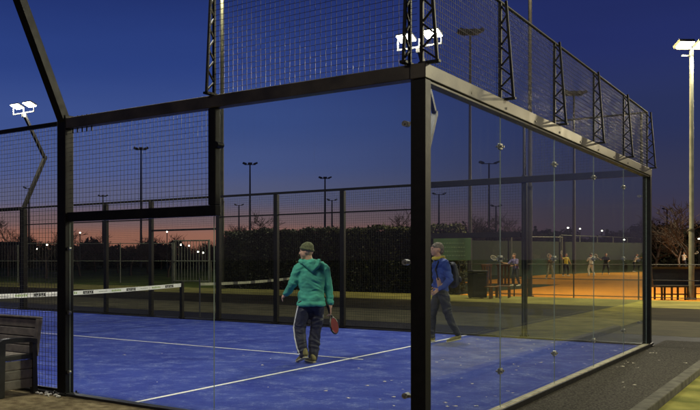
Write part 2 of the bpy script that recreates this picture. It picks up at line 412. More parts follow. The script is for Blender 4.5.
# ---- far side: glass wall part
T = thing('glass_wall', (0, 0, 0), 0, 'far stepped glass side wall with dark rails seen through the back wall', 'glass wall', 'glass walls of the padel court')
fw = Run('y', 10, 1)
glass_panel(fw, .066, 2, .032, 2.90, T, [(.12, .39), (.12, 1.46), (.12, 2.57)])
glass_panel(fw, 2.0, 3.95, .032, 1.89, T, [])
b = MB(); fw.box(b, .066, 3.935, -.06, .06, 2.912, 3.028, .006); b.build('top_beam', 'black', T)
b = MB(); fw.box(b, 2.046, 3.93, -.045, .045, 1.895, 1.995, .005); b.build('middle_rail', 'black', T)
post(fw, 2, .03, 2.91, T, .085, w=.055); post(fw, 4, .03, 3.04, T, .12, w=0)
wiremesh(fw, 2.045, 3.93, 2.0, 2.91, T); wiremesh(fw, .03, 1.987, 3.035, 3.99, T)
truss(fw, .09, T); truss(fw, 2, T)
b = MB(); b.tube([fw.p(.0, .0, 4.003), fw.p(2.02, 0, 4.003)], .017, 8); b.build('top_rail', 'black', T)

# ---- far mesh fence
T = thing('mesh_fence', (0, 0, 0), 0, 'long far mesh fence of black posts with an open doorway beside the net', 'fence', 'mesh fences of the padel court')
ps = [5.68, 7.33, 8.93, 11.03, 12.6, 14.25, 15.9]
for u in ps: post(fw, u, .03, 2.955, T, .10 if u < 15 else .16, w=0)
prev = 4.06
for u in ps:
    if abs(u-11.03) < .01:
        wiremesh(fw, prev, u-.05, 2.24, 2.955, T, step=.05)
    else:
        wiremesh(fw, prev, u-.05, .06, 2.955, T, step=.05, r=.0021)
    prev = u+.05
b = MB(); fw.box(b, 4.06, 15.98, -.025, .025, 2.96, 3.01, .004); b.build('top_rail', 'black', T)
b = MB(); fw.box(b, 8.98, 10.98, -.02, .02, 2.19, 2.235, .003); b.build('door_lintel', 'black', T)
for u0, u1 in zip([4.06]+[p+.05 for p in ps[:2]]+[11.08, 12.65, 14.3], [p-.05 for p in ps[:3]]+[12.55, 14.2, 15.82]):
    b = MB(); fw.box(b, u0, u1, -.018, .018, .032, .06, .003); b.build('lower_rail', 'black', T)
    b = MB(); fw.box(b, u0, u1, .012, .04, 2.48, 2.51, .003); b.build('middle_rail', 'black', T)
post(fw, 10.05, .03, .9, T, .08, w=.02)
# beyond: glass end of the far side
T = thing('glass_wall', (0, 0, 0), 0, 'distant end of the side wall with low glass and mesh at the left edge', 'glass wall', 'glass walls of the padel court')
glass_panel(fw, 16.1, 18, .032, 1.89, T); glass_panel(fw, 18, 19.9, .032, 2.9, T)
b = MB(); fw.box(b, 16.0, 20, -.05, .05, 2.92, 3.02, .005); b.build('top_beam', 'black', T)
b = MB(); fw.box(b, 16.0, 18, -.045, .045, 1.9, 2.0, .005); b.build('middle_rail', 'black', T)
wiremesh(fw, 16.05, 18, 2.0, 2.92, T); post(fw, 18, .03, 2.9, T, .08); post(fw, 20, .03, 3.02, T, .12)

# ------------------------------------------------------------------ net
T = thing('padel_net', (0, 10, 0), 0, 'low black padel net with a printed white top tape across the court', 'net')
def sag(x, x0=0., x1=10., hi=.885, lo=.80):
    t = (x-x0)/(x1-x0)*2-1; return lo+(hi-lo)*t*t
b = MB(); N_ = 40
vs = []; fs = []
for i in range(N_+1):
    x = .05+9.9*i/N_; z = sag(x)
    vs += [(x, -.012, z), (x, -.012, z-.088), (x, .012, z-.088), (x, .012, z)]
for i in range(N_):
    for k in range(4): fs.append((i*4+k, i*4+(k+1) % 4, (i+1)*4+(k+1) % 4, (i+1)*4+k))
b.add(vs, fs); tp = b.build('tape', 'tape', T)
# printing on the tape: alternating green word, dark block word, small grey word
b = MB()
def strip(b, x0, x1, f0, f1, mi):
    n = 2
    for k in range(n):
        xa = x0+(x1-x0)*k/n; xb = x0+(x1-x0)*(k+1)/n
        for y in (-.0135,):
            b.add([(xa, y, sag(xa)-.088*f1), (xb, y, sag(xb)-.088*f1), (xb, y, sag(xb)-.088*f0), (xa, y, sag(xa)-.088*f0)], [(0, 1, 2, 3)], mi)
rr = random.Random(3)
x = .25; k = 0
while x < 9.7:
    t = k % 3
    if t == 0:      # green word
        for j in range(6): strip(b, x+j*.055, x+j*.055+.038, .25+.06*(j % 2), .72, 0)
        b.build('green_word', ['ink_green'], tp); b = MB()
        x += .50
    elif t == 1:    # dark block logo
        for j in range(5): strip(b, x+j*.066, x+j*.066+.054, .16, .84-.2*(j % 2), 1)
        strip(b, x, x+.33, .72, .86, 1); strip(b, x, x+.33, .14, .24, 1)
        b.mi = [0]*len(b.mi); b.build('dark_logo', ['ink_black'], tp); b = MB()
        x += .50
    else:
        for j in range(7): strip(b, x+j*.04, x+j*.04+.026, .42, .62, 2)
        b.mi = [0]*len(b.mi); b.build('grey_word', ['ink_grey'], tp); b = MB()
        x += .42
    k += 1
b = MB()
for i in range(1, 248):
    x = .04*i+.03
    b.tube([(x, 0, .03), (x, 0, sag(x)-.083)], .0011, 3, cap=False)
for i in range(1, 19):
    z = .04*i
    b.tube([(.05, 0, z+.02), (9.95, 0, z+.02)], .0011, 3, cap=False)
b.build('netting', 'dark_rubber', T)
for x in (-.03+.09, 9.94):
    b = MB(); b.bbox(x-.04, x+.04, -.04, .04, .0, .92, .006); b.build('net_post', 'black', T)

T = thing('net_tape_reflection', (10.7, 10, 0), 0, 'dim net tape reflection modelled as a solid band beyond the far fence', 'tape')  # solid band on stakes stands in for a reflection of the net tape
b = MB(); vs = []; fs = []
for i in range(25):
    x = 5.2*i/24; z = .88+.09*(i/24)**1.5-.03*math.sin(math.pi*i/24)
    vs += [(x, -.006, z), (x, -.006, z-.07), (x, .006, z-.07), (x, .006, z)]
for i in range(24):
    for k in range(4): fs.append((i*4+k, i*4+(k+1) % 4, (i+1)*4+(k+1) % 4, (i+1)*4+k))
mi_seq = []
b.add(vs, fs); b.mi = [1 if (i//4) % 4 == 3 else 0 for i in range(len(fs))]
b.build('tape_band', ['tape_reflected', 'ink_black'], T)
for x in (0, 5.2):
    b = MB(); b.tube([(x, 0, 0), (x, 0, .99)], .02, 8); b.build('stake', 'pole_dark', T)

# ------------------------------------------------------------------ court floodlights on bent poles
def court_light(X, Y, out, label, watt=150):
    T = thing('court_floodlight', (X, Y, 0), 0, label, 'floodlight', 'lit floodlights on bent poles around the padel court')
    b = MB()
    z0, zk, zt = 3.03, 4.55, 5.78
    kx = out*.86
    b.bar((0, 0, z0-.06), (kx, 0, zk), .10, .10); b.bar((kx, 0, zk-.03), (0, 0, zt), .08, .08)
    b.bar((kx, 0, zk-.06), (kx, 0, zk+.05), .09, .09)
    b.build('pole', 'black', T)
    b = MB(); b.bar((0, -.46, zt+.0), (0, .46, zt+.0), .035, .035)
    for y in (-.45, .45): b.bar((0, y, zt-.015), (0, y, zt+.22), .02, .02)
    b.bar((0, 0, zt), (0, 0, zt+.17), .025, .02)
    b.bbox(-.04, .04, -.05, .05, zt-.12, zt-.02, .006)
    b.build('bracket', 'lampgrey', T)
    for y in (-.27, .27):
        tilt = out*R(18)
        h = bpy.data.objects.new('lamp_head', None); C.objects.link(h); h.parent = T
        hb = MB(); rot = Matrix.Rotation(tilt, 3, 'Y'); c = (0, y, zt+.24)
        hb.box(-.15, .15, y-.17, y+.17, zt+.222, zt+.25, 0, rot, c)
        for j in range(8): hb.box(-.13, .13, y-.16+j*.045, y-.152+j*.045, zt+.25, zt+.268, 0, rot, c)
        me_o = hb.build('lamp_head', 'lampgrey', T)
        bpy.data.objects.remove(h)
        lb = MB(); lb.box(-.135, .135, y-.155, y+.155, zt+.206, zt+.2215, 0, rot, c); lb.build('lens', 'lit', me_o)
        ld = bpy.data.lights.new('floodlight_beam', 'AREA'); ld.shape = 'RECTANGLE'; ld.size = .28; ld.size_y = .32; ld.energy = watt; ld.color = (1, .95, .82)
        lo = bpy.data.objects.new('lamp_light', ld); C.objects.link(lo); lo.parent = T
        lo.location = (-out*-.0 , y, zt+.19); lo.rotation_euler = (0, tilt, 0)
    return T
court_light(0, 4, -1, 'lit floodlight on a slanting black post rising out of the picture at left')
court_light(10, 4, 1, 'lit twin floodlight on a bent post shining through the truss above the near corner post')
court_light(10, 15.9, 1, 'small lit twin floodlight on a bent pole at the far left')
court_light(0, 16, -1, 'lit twin floodlight on the far part of the near fence, outside the picture')

# ------------------------------------------------------------------ tall masts
def area(loc, target, size, energy, col, parent=None):
    ld = bpy.data.lights.new('mast_light', 'AREA'); ld.shape = 'SQUARE'; ld.size = size; ld.energy = energy; ld.color = col
    lo = bpy.data.objects.new('lamp_light', ld); C.objects.link(lo)
    if parent: lo.parent = parent
    lo.location = loc; d = Vector(target)-Vector(loc)
    lo.rotation_euler = d.to_track_quat('-Z', 'Y').to_euler()
    return lo
def mast(loc, h, r0, r1, mat, label, heads=((-.35, 0), (.35, 0)), aim=None, energy=0, col=(1, .93, .72), lit=True, group='tall floodlight masts'):
    T = thing('floodlight_mast', loc, FACE, label, 'mast', group)
    b = MB(); b.tube([(0, 0, 0), (0, 0, h*.28), (0, 0, h*.285), (0, 0, h*.7), (0, 0, h)], [r0, r0*.95, r0*.8, (r0+r1)/2*.85, r1], 14)
    b.tube([(0, 0, 0), (0, 0, .04)], r0*1.7, 14)
    b.tube([(0, 0, h*.28-.03), (0, 0, h*.28+.03)], r0*1.04, 14)
    b.build('pole', mat, T)
    b = MB(); b.bar((-.55, 0, h-.03), (.55, 0, h-.03), .07, .07); b.bar((-.35, 0, h-.28), (0, 0, h-.28), .05, .05)
    b.build('crossarm', mat, T)
    for x, y in heads:
        hb = MB(); rot = Matrix.Rotation(R(-25), 3, 'X')
        c = (x, y-.1, h+.10)
        hb.box(x-.27, x+.27, y-.33, y+.08, h+.04, h+.16, 0, rot, c)
        o = hb.build('lamp_head', mat, T)
        lb = MB(); lb.box(x-.24, x+.24, y-.32, y-.0, h+.00, h+.037, 0, rot, c)
        lb.build('lens', 'lit_big' if lit else 'pole_dark', o)
    if energy:
        inv = Matrix.Rotation(-FACE, 4, 'Z') @ Matrix.Translation(-Vector(loc))
        area((0, -.3, h-.05), inv @ Vector(aim), .5, energy, col, T)
    return T
m1 = P(691.5, 30)
mast(m1, 9.1, .09, .065, 'pole_galv', 'pale steel mast with two glaring floodlights at the right edge', aim=(18, -2, 0), energy=1050)
mast(P(530, 33), 15.5, .088, .07, 'pole_dark', 'tall dark green mast behind the back wall rising out of the picture', aim=(48, -10, 0), energy=10500, col=(1, .80, .42))
mast(P(222, 41.5), 15.5, .12, .075, 'pole_green', 'tall olive mast at the left end of the hedge rising out of the picture', aim=(36, 34, 0), energy=2200)
mast(P(880, 62), 14, .12, .08, 'pole_galv', 'mast beyond the right edge lighting the clay courts', aim=(70, -5, 0), energy=8500, col=(1, .84, .5))
mast(P(790, 66, .2), 13, .12, .08, 'pole_galv', 'added unseen mast beyond the right edge, brightening the far clay court players', aim=(76, 8, 0), energy=5500, col=(1, .86, .55))  # added lamp, out of view, so the farthest players show bright
mast(Vector((9.0, -6.4, 0)), 6.5, .1, .07, 'pole_galv', 'mast over the turf beyond the right edge of the picture', aim=(5.5, -2.6, 0), energy=1050, col=(1, .92, .62))
mast(Vector((-10.5, 1.5, 0)), 6.5, .1, .07, 'pole_galv', 'added unseen mast behind the viewpoint at left, brightening the side beam, earth and bench', aim=(-1, 3.0, 0), energy=170, col=(1, .86, .6))  # added fill lamp, out of view, for the side beam and near ground

# ------------------------------------------------------------------ unlit distant masts
def far_mast(px, ytop, H, label, n=3, w=1.5):
    dep = (H-CAMZ)*832/(259-ytop)
    T = thing('floodlight_mast', P(px, dep), FACE, label, 'mast', 'unlit masts against the evening sky')
    b = MB(); b.tube([(0, 0, 0), (0, 0, H)], [.14*dep/120+.06, .07*dep/120+.03], 8); b.build('pole', 'pole_dark', T)
    b = MB(); b.bar((-w/2, 0, H-.1), (w/2, 0, H-.1), .12, .1); b.build('crossarm', 'pole_dark', T)
    for i in range(n):
        x = -w/2+w*i/(n-1)
        hb = MB(); rot = Matrix.Rotation(R(20 if i == 0 else (-20 if i == n-1 else 0)), 3, 'Y'); hb.box(x-.3, x+.3, -.35, .25, H-.05, H+.2, 0, rot, (x, 0, H)); hb.build('lamp_head', 'pole_dark', T)
for px, y, H, n, w, lb in [
    (141, 149, 16, 3, 1.4, 'slim unlit mast with three lamps rising behind the square mesh panel'),
    (250, 164, 16, 3, 1.7, 'slim unlit mast with two lamp clusters left of the green hooded player'),
    (325, 178, 16, 3, 1.7, 'unlit mast just above the head of the green hooded player, the taller of two'),
    (103, 196, 15, 3, 1.6, 'small far mast seen low behind the square mesh panel'),
    (239, 205, 15, 2, 1.8, 'tiny far mast above the left end of the hedge'),
    (332, 200, 15, 2, 1.8, 'short far mast just right of a taller one above the hedge'),
    (29, 188, 15, 2, 1.6, 'far mast at the left edge beside the bent floodlight pole'),
    (470, 33, 17, 4, 1.1, 'high unlit mast with an umbrella of lamps behind the upper mesh near the corner'),
    (574, 94, 15, 4, 1.3, 'unlit mast with a wide lamp crown behind the upper mesh towards the right'),
    (489, 163, 15, 2, 2.2, 'unlit T topped mast seen through the back wall beside its first pane joint'),
    (439, 194, 15, 2, 2.2, 'small T topped mast just right of the near corner post'),
    (667, 209, 15, 2, 2.0, 'tiny mast on the dark skyline right of the last wall post'),
    (496, 206, 12, 2, 1.6, 'thin far pole low behind the back wall')]:
    far_mast(px, y, H, lb, n, w)

# distant street lamps (lit dots)
def dot(px, y, dep, label):
    z = CAMZ+(259-y)/832*dep
    T = thing('street_lamp', P(px, dep), FACE, label, 'street lamp', 'small lit street lamps in the distance')
    b = MB(); b.tube([(0, 0, 0), (0, 0, z)], .05, 6); b.build('pole', 'pole_dark', T)
    b = MB(); b.bbox(-.075, .075, -.075, .075, z-.04, z+.09, .03); b.build('lamp_head', 'lit_small', T)
for px, y, d, lb in [
    (568, 228, 100, 'far street lamp, first bright dot above the dark tennis screen'), (580, 229, 105, 'far street lamp, second bright dot above the tennis screen'),
    (602, 231, 108, 'far street lamp, third bright dot over the tennis screen'), (624, 240, 95, 'low far lamp right of the three bright dots'),
    (632, 236, 110, 'far lamp just left of the last wall post'), (699, 239, 90, 'far lamp at the right edge beside the pale mast'),
    (47, 245, 90, 'far lamp seen in the mesh between bench and corner post, the upper one'), (37, 249, 100, 'far lamp low in the mesh above the bench'),
    (80, 233, 95, 'far lamp among bare trees right of the left wall post'), (106, 244, 110, 'faint far lamp beside a far fence post'),
    (181, 245, 80, 'bright far lamp behind the picket gate, leftmost'), (189, 246, 95, 'far lamp second from left behind the picket gate'),
    (198, 252, 80, 'low far lamp at the middle of the picket gate'), (203, 253, 85, 'low far lamp towards the right of the picket gate'),
    (167, 232, 95, 'far lamp left of the picket gate under a bare tree')]:
    dot(px, y, d, lb)

# ------------------------------------------------------------------ hedge and trees
def leafcloud(b, fn, n, s, mi_fn):
    vs = []; fs = []; mi = []
    for i in range(n):
        p, k = fn()
        a = Vector((random.gauss(0, 1), random.gauss(0, 1), random.gauss(0, 1))).normalized()
        c = a.orthogonal().normalized(); c.rotate(Matrix.Rotation(random.random()*6.28, 3, a)); d = a.cross(c)
        r = s*random.uniform(.6, 1.4)
        o = len(vs); vs += [p-c*r, p+d*r*.55, p+c*r, p-d*r*.55]; fs.append((o, o+1, o+2, o+3)); mi.append(mi_fn())
    o = len(b.v); b.v += [tuple(v) for v in vs]; b.f += [tuple(i+o for i in f) for f in fs]; b.mi += mi; b.sm += [False]*len(fs)
T = thing('clipped_hedge', (28.6, 15.7, 0), 0, 'tall dark clipped hedge running behind the hooded player', 'hedge')
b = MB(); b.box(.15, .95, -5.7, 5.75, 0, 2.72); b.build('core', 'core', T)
b = MB()
def hp():
    r = random.random()
    y = random.uniform(-5.9, 5.9)
    if r < .60: return Vector((random.uniform(-.02, .2)+.09*math.sin(y*3)*math.sin(y*1.1), y, random.uniform(0, 2.85))), 0
    if r < .9: return Vector((random.uniform(0, 1.1), y, 2.76+abs(random.gauss(0, .07))+.06*math.sin(y*2.1)+.05*math.sin(y*5.3+1))), 0
    return Vector((random.uniform(0, 1.1), random.choice((-5.85, 5.85))+random.uniform(-.1, .1), random.uniform(0, 2.8))), 0
leafcloud(b, hp, 42000, .055, lambda: 1 if random.random() < .25 else 0)
b.build('foliage', ['hedge', 'hedge2'], T)

def bare_tree(seed, H=7, label=None, cat='tree'):
    rn = random.Random(seed)
    T = thing('bare_tree', (0, 0, 0), 0, label, cat, 'bare winter trees along the skyline')
    tr = MB(); cr = MB()
    def grow(p, d, L, r, lev):
        n = 3; pts = [p]; rs = [r]
        q = p.copy(); dd = d.copy()
        for i in range(n):
            dd = (dd+Vector((rn.gauss(0, .13), rn.gauss(0, .13), rn.gauss(.06, .07)))).normalized()
            q = q+dd*L/n; pts.append(q.copy()); rs.append(r*(1-.5*(i+1)/n))
        (tr if lev == 0 else cr).tube(pts, rs, 5 if lev < 2 else 3, cap=False)
        if lev >= 5: return
        k = rn.choice((3, 4)) if lev < 3 else rn.choice((2, 3, 4))
        for j in range(k):
            t = rn.uniform(.35, 1) if lev > 0 else rn.uniform(.45, 1)
            i = min(int(t*n), n-1); f = t*n-i
            s = pts[i].lerp(pts[i+1], f)
            ax = Vector((rn.gauss(0, 1), rn.gauss(0, 1), rn.gauss(0, .3))).normalized()
            nd = (dd+ax*rn.uniform(.6, 1.0)).normalized()
            if nd.z < -.1: nd.z = .05
            grow(s, nd, L*rn.uniform(.55, .8), max(.019, rs[i+1]*.66), lev+1)
    grow(Vector((0, 0, 0)), Vector((0, 0, 1)), H*.40, H*.022, 0)
    tr.build('trunk', 'bark', T); cr.build('crown', 'twig', T)
    return T
tree_proto = [bare_tree(s, 7.5) for s in (1, 2, 3, 4, 5)]
tpos = []
#   px, top y, depth, label
TS = [(8, 214, 70, 'bare tree at the far left edge behind the mesh'), (46, 209, 62, 'bare tree between the bent pole and the left wall post'),
      (24, 222, 75, 'lower bare tree behind the bent pole at left'), (62, 226, 80, 'bare tree mostly hidden by the left wall post'),
      (80, 222, 70, 'bare tree just right of the left wall post'), (96, 232, 85, 'small bare tree right of the left wall post'),
      (118, 230, 80, 'small bare tree in front of the red dusk under the mesh panel'), (131, 226, 72, 'bare tree left of the slim mast under the mesh panel'),
      (148, 228, 78, 'bare tree right of the slim mast under the mesh panel'), (168, 226, 66, 'bare tree just left of the picket gate'),
      (160, 236, 95, 'distant low tree by the picket gate'), (196, 234, 90, 'distant low tree behind the picket gate'),
      (212, 230, 85, 'bare tree right behind the picket gate'), (237, 216, 75, 'bare tree above the left end of the hedge'),
      (258, 217, 75, 'bare tree above the hedge beside the slim mast'), (272, 212, 70, 'wide bare tree above the hedge near a far fence post'),
      (287, 218, 82, 'bare tree above the hedge left of the knitted cap'), (300, 219, 80, 'low bare tree above the hedge straight over the knitted cap'),
      (318, 220, 85, 'low bare tree below two masts above the hedge'), (352, 220, 90, 'faint bare tree above the middle of the hedge'),
      (390, 209, 68, 'rounded bare tree above the hedge left of the near corner post'), (405, 216, 75, 'bare tree against the near corner post above the hedge'),
      (448, 216, 80, 'bare tree seen through the back wall right of the near corner post'), (470, 208, 75, 'bare tree behind the louvred mesh in the back wall'),
      (490, 204, 75, 'broad bare tree in the middle of the back wall'), (512, 212, 80, 'bare tree left of the dark green mast'),
      (548, 218, 90, 'bare tree right of the dark green mast'), (575, 224, 95, 'bare tree under the wide lamp crown'),
      (655, 204, 85, 'leaning bare tree right behind the last wall post'), (696, 190, 55, 'large bare tree behind the pale mast at the right edge'),
      (682, 212, 70, 'bare tree left of the pale mast'), (640, 214, 90, 'bare tree left behind the last wall post')]
for i, (px, y, dep, lb) in enumerate(TS):
    h = CAMZ+(259-y)/832*dep; pr = tree_proto[i % 5]
    s = h/7.5*1.0
    if i < 5: o = pr; o.location = P(px, dep); o.rotation_euler = (0, 0, i); o.scale = (s*1.1, s*1.1, s); o['label'] = lb
    else: copy_tree(pr, None, P(px, dep), i*1.7, (s*random.uniform(1, 1.4),)*2+(s,), lb)

def bushy(seed, label, H=5, Wd=3.2, cone=False):
    T = thing('evergreen_tree', (0, 0, 0), 0, label, 'tree', 'dark evergreen trees on the skyline')
    rn = random.Random(seed)
    b = MB(); b.tube([(0, 0, 0), (0, 0, H*.5)], [.16, .08], 6); b.build('trunk', 'bark', T)
    cl = [(Vector((rn.uniform(-1, 1)*Wd*.42, rn.uniform(-1, 1)*Wd*.4, rn.uniform(.12, .85)*H)), rn.uniform(.14, .26)*H) for _ in range(16)]
    if cone: cl = [(Vector((rn.gauss(0, .08), rn.gauss(0, .08), H*(.08+.055*k))), Wd*.34*(1-k/16)) for k in range(16)]
    b = MB()
    def f():
        c, r = rn.choice(cl); v = Vector((rn.gauss(0, 1), rn.gauss(0, 1), rn.gauss(0, 1))).normalized()*r*rn.uniform(.6, 1.05)
        return c+v, 0
    leafcloud(b, f, 3800, .13, lambda: 0)
    b.build('crown', 'evergreen', T); return T
bp_ = [bushy(11, ''), bushy(12, ''), bushy(13, '', 6, 2.2, True)]
spots = []
k = 0
words = ['left of the first bright lamp dot', 'by the bright lamp dots', 'beyond the tennis screen', 'behind the far white shirted player', 'on the dark skyline']
BS = []
for px in range(-10, 720, 14):
    if 226 < px < 408: continue
    dep = 112+18*math.sin(px*.7)+random.uniform(-5, 5)
    right = px > 425
    top = (244 if not right else (226 if px < 560 else 231))+random.uniform(-4, 5)
    if px > 640: top -= 8
    BS.append((px, dep, top))
    if right: BS.append((px+6, dep-5, top+5))
def where(px):
    a = [(0, 'at the left edge behind the bench'), (40, 'left of the left wall post'), (66, 'hidden behind the left wall post'), (100, 'right of the left wall post'),
         (140, 'below the square mesh panel'), (180, 'near the picket gate'), (226, 'at the left end of the hedge'), (440, 'beside the near corner post'), (475, 'behind the green board'),
         (520, 'left of the dark green mast'), (560, 'right of the dark green mast'), (600, 'under the lamp dots'), (640, 'right of the lamp dots'), (660, 'behind the last wall post'), (690, 'left of the pale mast'), (999, 'at the right edge')]
    for lim, t in a:
        if px <= lim: return t
cnt = {}
for i, (px, dep, top) in enumerate(BS):
    h = CAMZ+(259-top)/832*dep; j = 2 if i % 5 == 3 else i % 2; pr = bp_[j]
    H = 6 if j == 2 else 5
    kind = 'narrow conical evergreen' if j == 2 else 'dense rounded evergreen'
    w_ = where(px); cnt[(kind, w_)] = cnt.get((kind, w_), 0)+1; n_ = cnt[(kind, w_)]
    lb = f'{["", "further ", "third ", "fourth ", "fifth ", "sixth "][n_-1]}{kind} on the dark skyline {w_}'.strip()
    s = h/H/.98
    if pr['label'] if 'label' in pr else False: copy_tree(pr, None, P(px, dep), i*2.3, (s*1.25, s*1.25, s*(1.1 if j == 2 else 1)), lb)
    else: pr['label'] = lb; pr.location = P(px, dep); pr.scale = (s*1.25, s*1.25, s)
far = MB()
# far-off wood: one low mass of leaf-sized faces all round the horizon
def fp():
    a = random.uniform(-14, 48); d = random.uniform(170, 200)
    ang = R(a); wob = 4.2+1.1*math.sin(a*1.3)+.7*math.sin(a*3.1+1)
    return W(math.tan(ang)*d, d, abs(random.uniform(0, wob))*1.0), 0
leafcloud(far, fp, 26000, .55, lambda: 0)
far.build('distant_woodland', 'evergreen', None, 'low dark far off wood along the whole horizon', 'woodland', None, 'stuff')

# ------------------------------------------------------------------ distant fences
def rail_fence(name, p0, p1, h, rails, spacing, r, mat, label, cat='fence', pick=0, group=None):
    p0, p1 = Vector(p0), Vector(p1); L = (p1-p0).length; d = (p1-p0)/L
    T = thing(name, p0, math.atan2(d.y, d.x), label, cat, group)
    n = max(1, int(round(L/spacing)))
    slope = (p1.z-p0.z)/L
    T.rotation_euler = (0, 0, math.atan2(d.y, d.x))
    for i in range(n+1):
        x = L*i/n; b = MB(); b.tube([(x, 0, slope*x), (x, 0, slope*x+h)], r, 7); b.build('post', mat, T)
    b = MB()
    for z in rails: b.tube([(0, -r*1.2, z), (L, -r*1.2, z+slope*L)], r*.6, 6)
    b.build('rail', mat, T)
    if pick:
        b = MB(); m = int(L/pick)
        for i in range(1, m): b.bar((L*i/m, -r*1.9, .1), (L*i/m, -r*1.9, h-.05), .03, .02)
        b.build('pickets', mat, T)
    return T
rail_fence('railing', (28.35, 9.6, 0), (28.35, -1.2, 0), 1.30, (1.28, .72, .1), 2.4, .024, 'pole_dark', 'low dark railing in front of the orange clay courts', 'railing')
g0, g1 = P(174, 51), P(209, 50)
rail_fence('picket_gate', g0, g1, 2.65, (2.6, 1.36, .15), 4.0, .07, 'fence_grey', 'tall grey picket gate on the lawn left of the hedge', 'gate', .19)
rail_fence('sports_fence', P(69, 52), P(172, 51.5), 2.5, (1.36, 2.45), 2.9, .035, 'fence_grey', 'thin grey sports ground fence left of the picket gate', group='thin grey sports fences')
rail_fence('sports_fence', P(-30, 52.5), P(66, 52), 2.5, (1.36, 2.45), 2.9, .035, 'fence_grey', 'thin grey sports ground fence behind the near mesh fence at left', group='thin grey sports fences')
rail_fence('sports_fence', P(211, 50), P(231, 49.6), 1.4, (1.36,), 1.2, .03, 'fence_grey', 'short low fence between picket gate and hedge', group='thin grey sports fences')
# tennis screen fence
T = rail_fence('tennis_fence', P(560, 69, .27), P(652, 94, .6), 3.2, (3.2, 2.2), 5.5, .05, 'fence_grey', 'tall thin tennis fence with dark green screen beyond the clay, right side', group='tennis court fences')
b = MB(); b.box(0, 33, .12, .14, .0, 2.6); b.build('screen', 'screen', T)
T = rail_fence('tennis_fence', P(456, 62, .2), P(562, 68, .27), 3.0, (3.0,), 5.5, .05, 'fence_grey', 'tennis fence with dark green screen beyond the clay, left of the other', group='tennis court fences')
b = MB(); b.box(0, 24.6, .12, .14, .0, 2.7); b.build('screen', 'screen', T)

# ------------------------------------------------------------------ court side furniture (far)
bd = thing('green_board', P(452, 34.6), FACE, 'dark green board with faint lettering beside the hooded jacket walker', 'board')
b = MB(); b.bbox(-.78, .78, -.03, .03, 1.42, 2.36, .01); pn = b.build('panel', 'board', bd)
b = MB()
rl = random.Random(5)
for r_ in range(4):
    x = -.55
    while x < .5:
        w = rl.uniform(.03, .09); b.box(x, x+w, -.034, -.0315, 1.6+r_*.17, 1.66+r_*.17); x += w+.03
b.build('lettering', 'boardtext', pn)
for x in (-.7, .7):
    b = MB(); b.tube([(x, .05, 0), (x, .05, 2.4)], .03, 8); b.build('post', 'pole_dark', bd)
def players_bench(loc, L, label):
    T = thing('players_bench', loc, FACE, label, 'bench', 'black players benches beside the clay courts')
    b = MB(); n = 14
    prof = [(-.28, .46), (-.28, .52), (.10, .54), (.17, 1.12), (.13, 1.20), (.24, 1.20), (.30, .46)]
    pts = [(x, y, z) for x in (-L/2, L/2) for (y, z) in prof]; m = len(prof)
    b.add(pts, [tuple(range(m)), tuple(reversed(range(m, 2*m)))]+[(i, (i+1) % m, (i+1) % m+m, i+m) for i in range(m)])
    b.build('covered_seat', 'bench_dark', T)
    for x in (-L/2+.12, -L/6, L/6, L/2-.12):
        for y in (-.2, .22):
            b = MB(); b.bar((x, y, 0), (x, y, .47), .05, .05); b.build('leg', 'bench_dark', T)
    b = MB(); b.bar((-L/2+.1, -.2, .2), (L/2-.1, -.2, .2), .03, .03); b.bar((-L/2+.1, .22, .2), (L/2-.1, .22, .2), .03, .03); b.build('stretcher', 'bench_dark', T)
players_bench(P(675, 30.3), 1.45, 'black covered bench on the verge left of the pale mast')
players_bench(P(712, 30.6), 1.2, 'black covered bench at the right edge, beside the pale mast')
T = thing('black_bin', P(477.5, 31.5), FACE, 'square black bin with a rounded lid on the verge, left of two brown chairs', 'bin')
b = MB(); b.bbox(-.27, .27, -.25, .25, .03, .95, .03); b.build('body', 'bench_dark', T)
b = MB(); b.bbox(-.30, .30, -.28, .28, .955, 1.06, .04); b.bbox(-.12, .12, -.30, -.27, .88, .94, .01); b.build('lid', 'bench_dark', T)
for x in (-.2, .2):
    b = MB(); b.tube([(x-.03, .18, .07), (x+.03, .18, .07)], .07, 12); b.build('wheel', 'dark_rubber', T)
def wood_chair(loc, rz, label):
    T = thing('wooden_chair', loc, rz, label, 'chair', 'brown wooden chairs on the verge')
    b = MB(); b.bbox(-.24, .24, -.24, .24, .42, .46, .01); b.build('seat', 'wood', T)
    b = MB()
    for i in range(4): b.bbox(-.22+i*.12, -.14+i*.12, .22, .245, .48, 1.22, .008)
    b.bbox(-.25, .25, .215, .25, 1.2, 1.29, .008); b.build('backrest', 'wood', T)
    for x in (-.22, .22):
        for y in (-.22, .22):
            b = MB(); b.bar((x, y, 0), (x, y, .42), .06, .06); b.build('leg', 'wood', T)
wood_chair(P(491, 31.2), FACE+.3, 'tall backed brown chair next to the black bin')
wood_chair(P(503, 32.0), FACE-.5, 'tall backed brown chair next to the lilac shirted player')

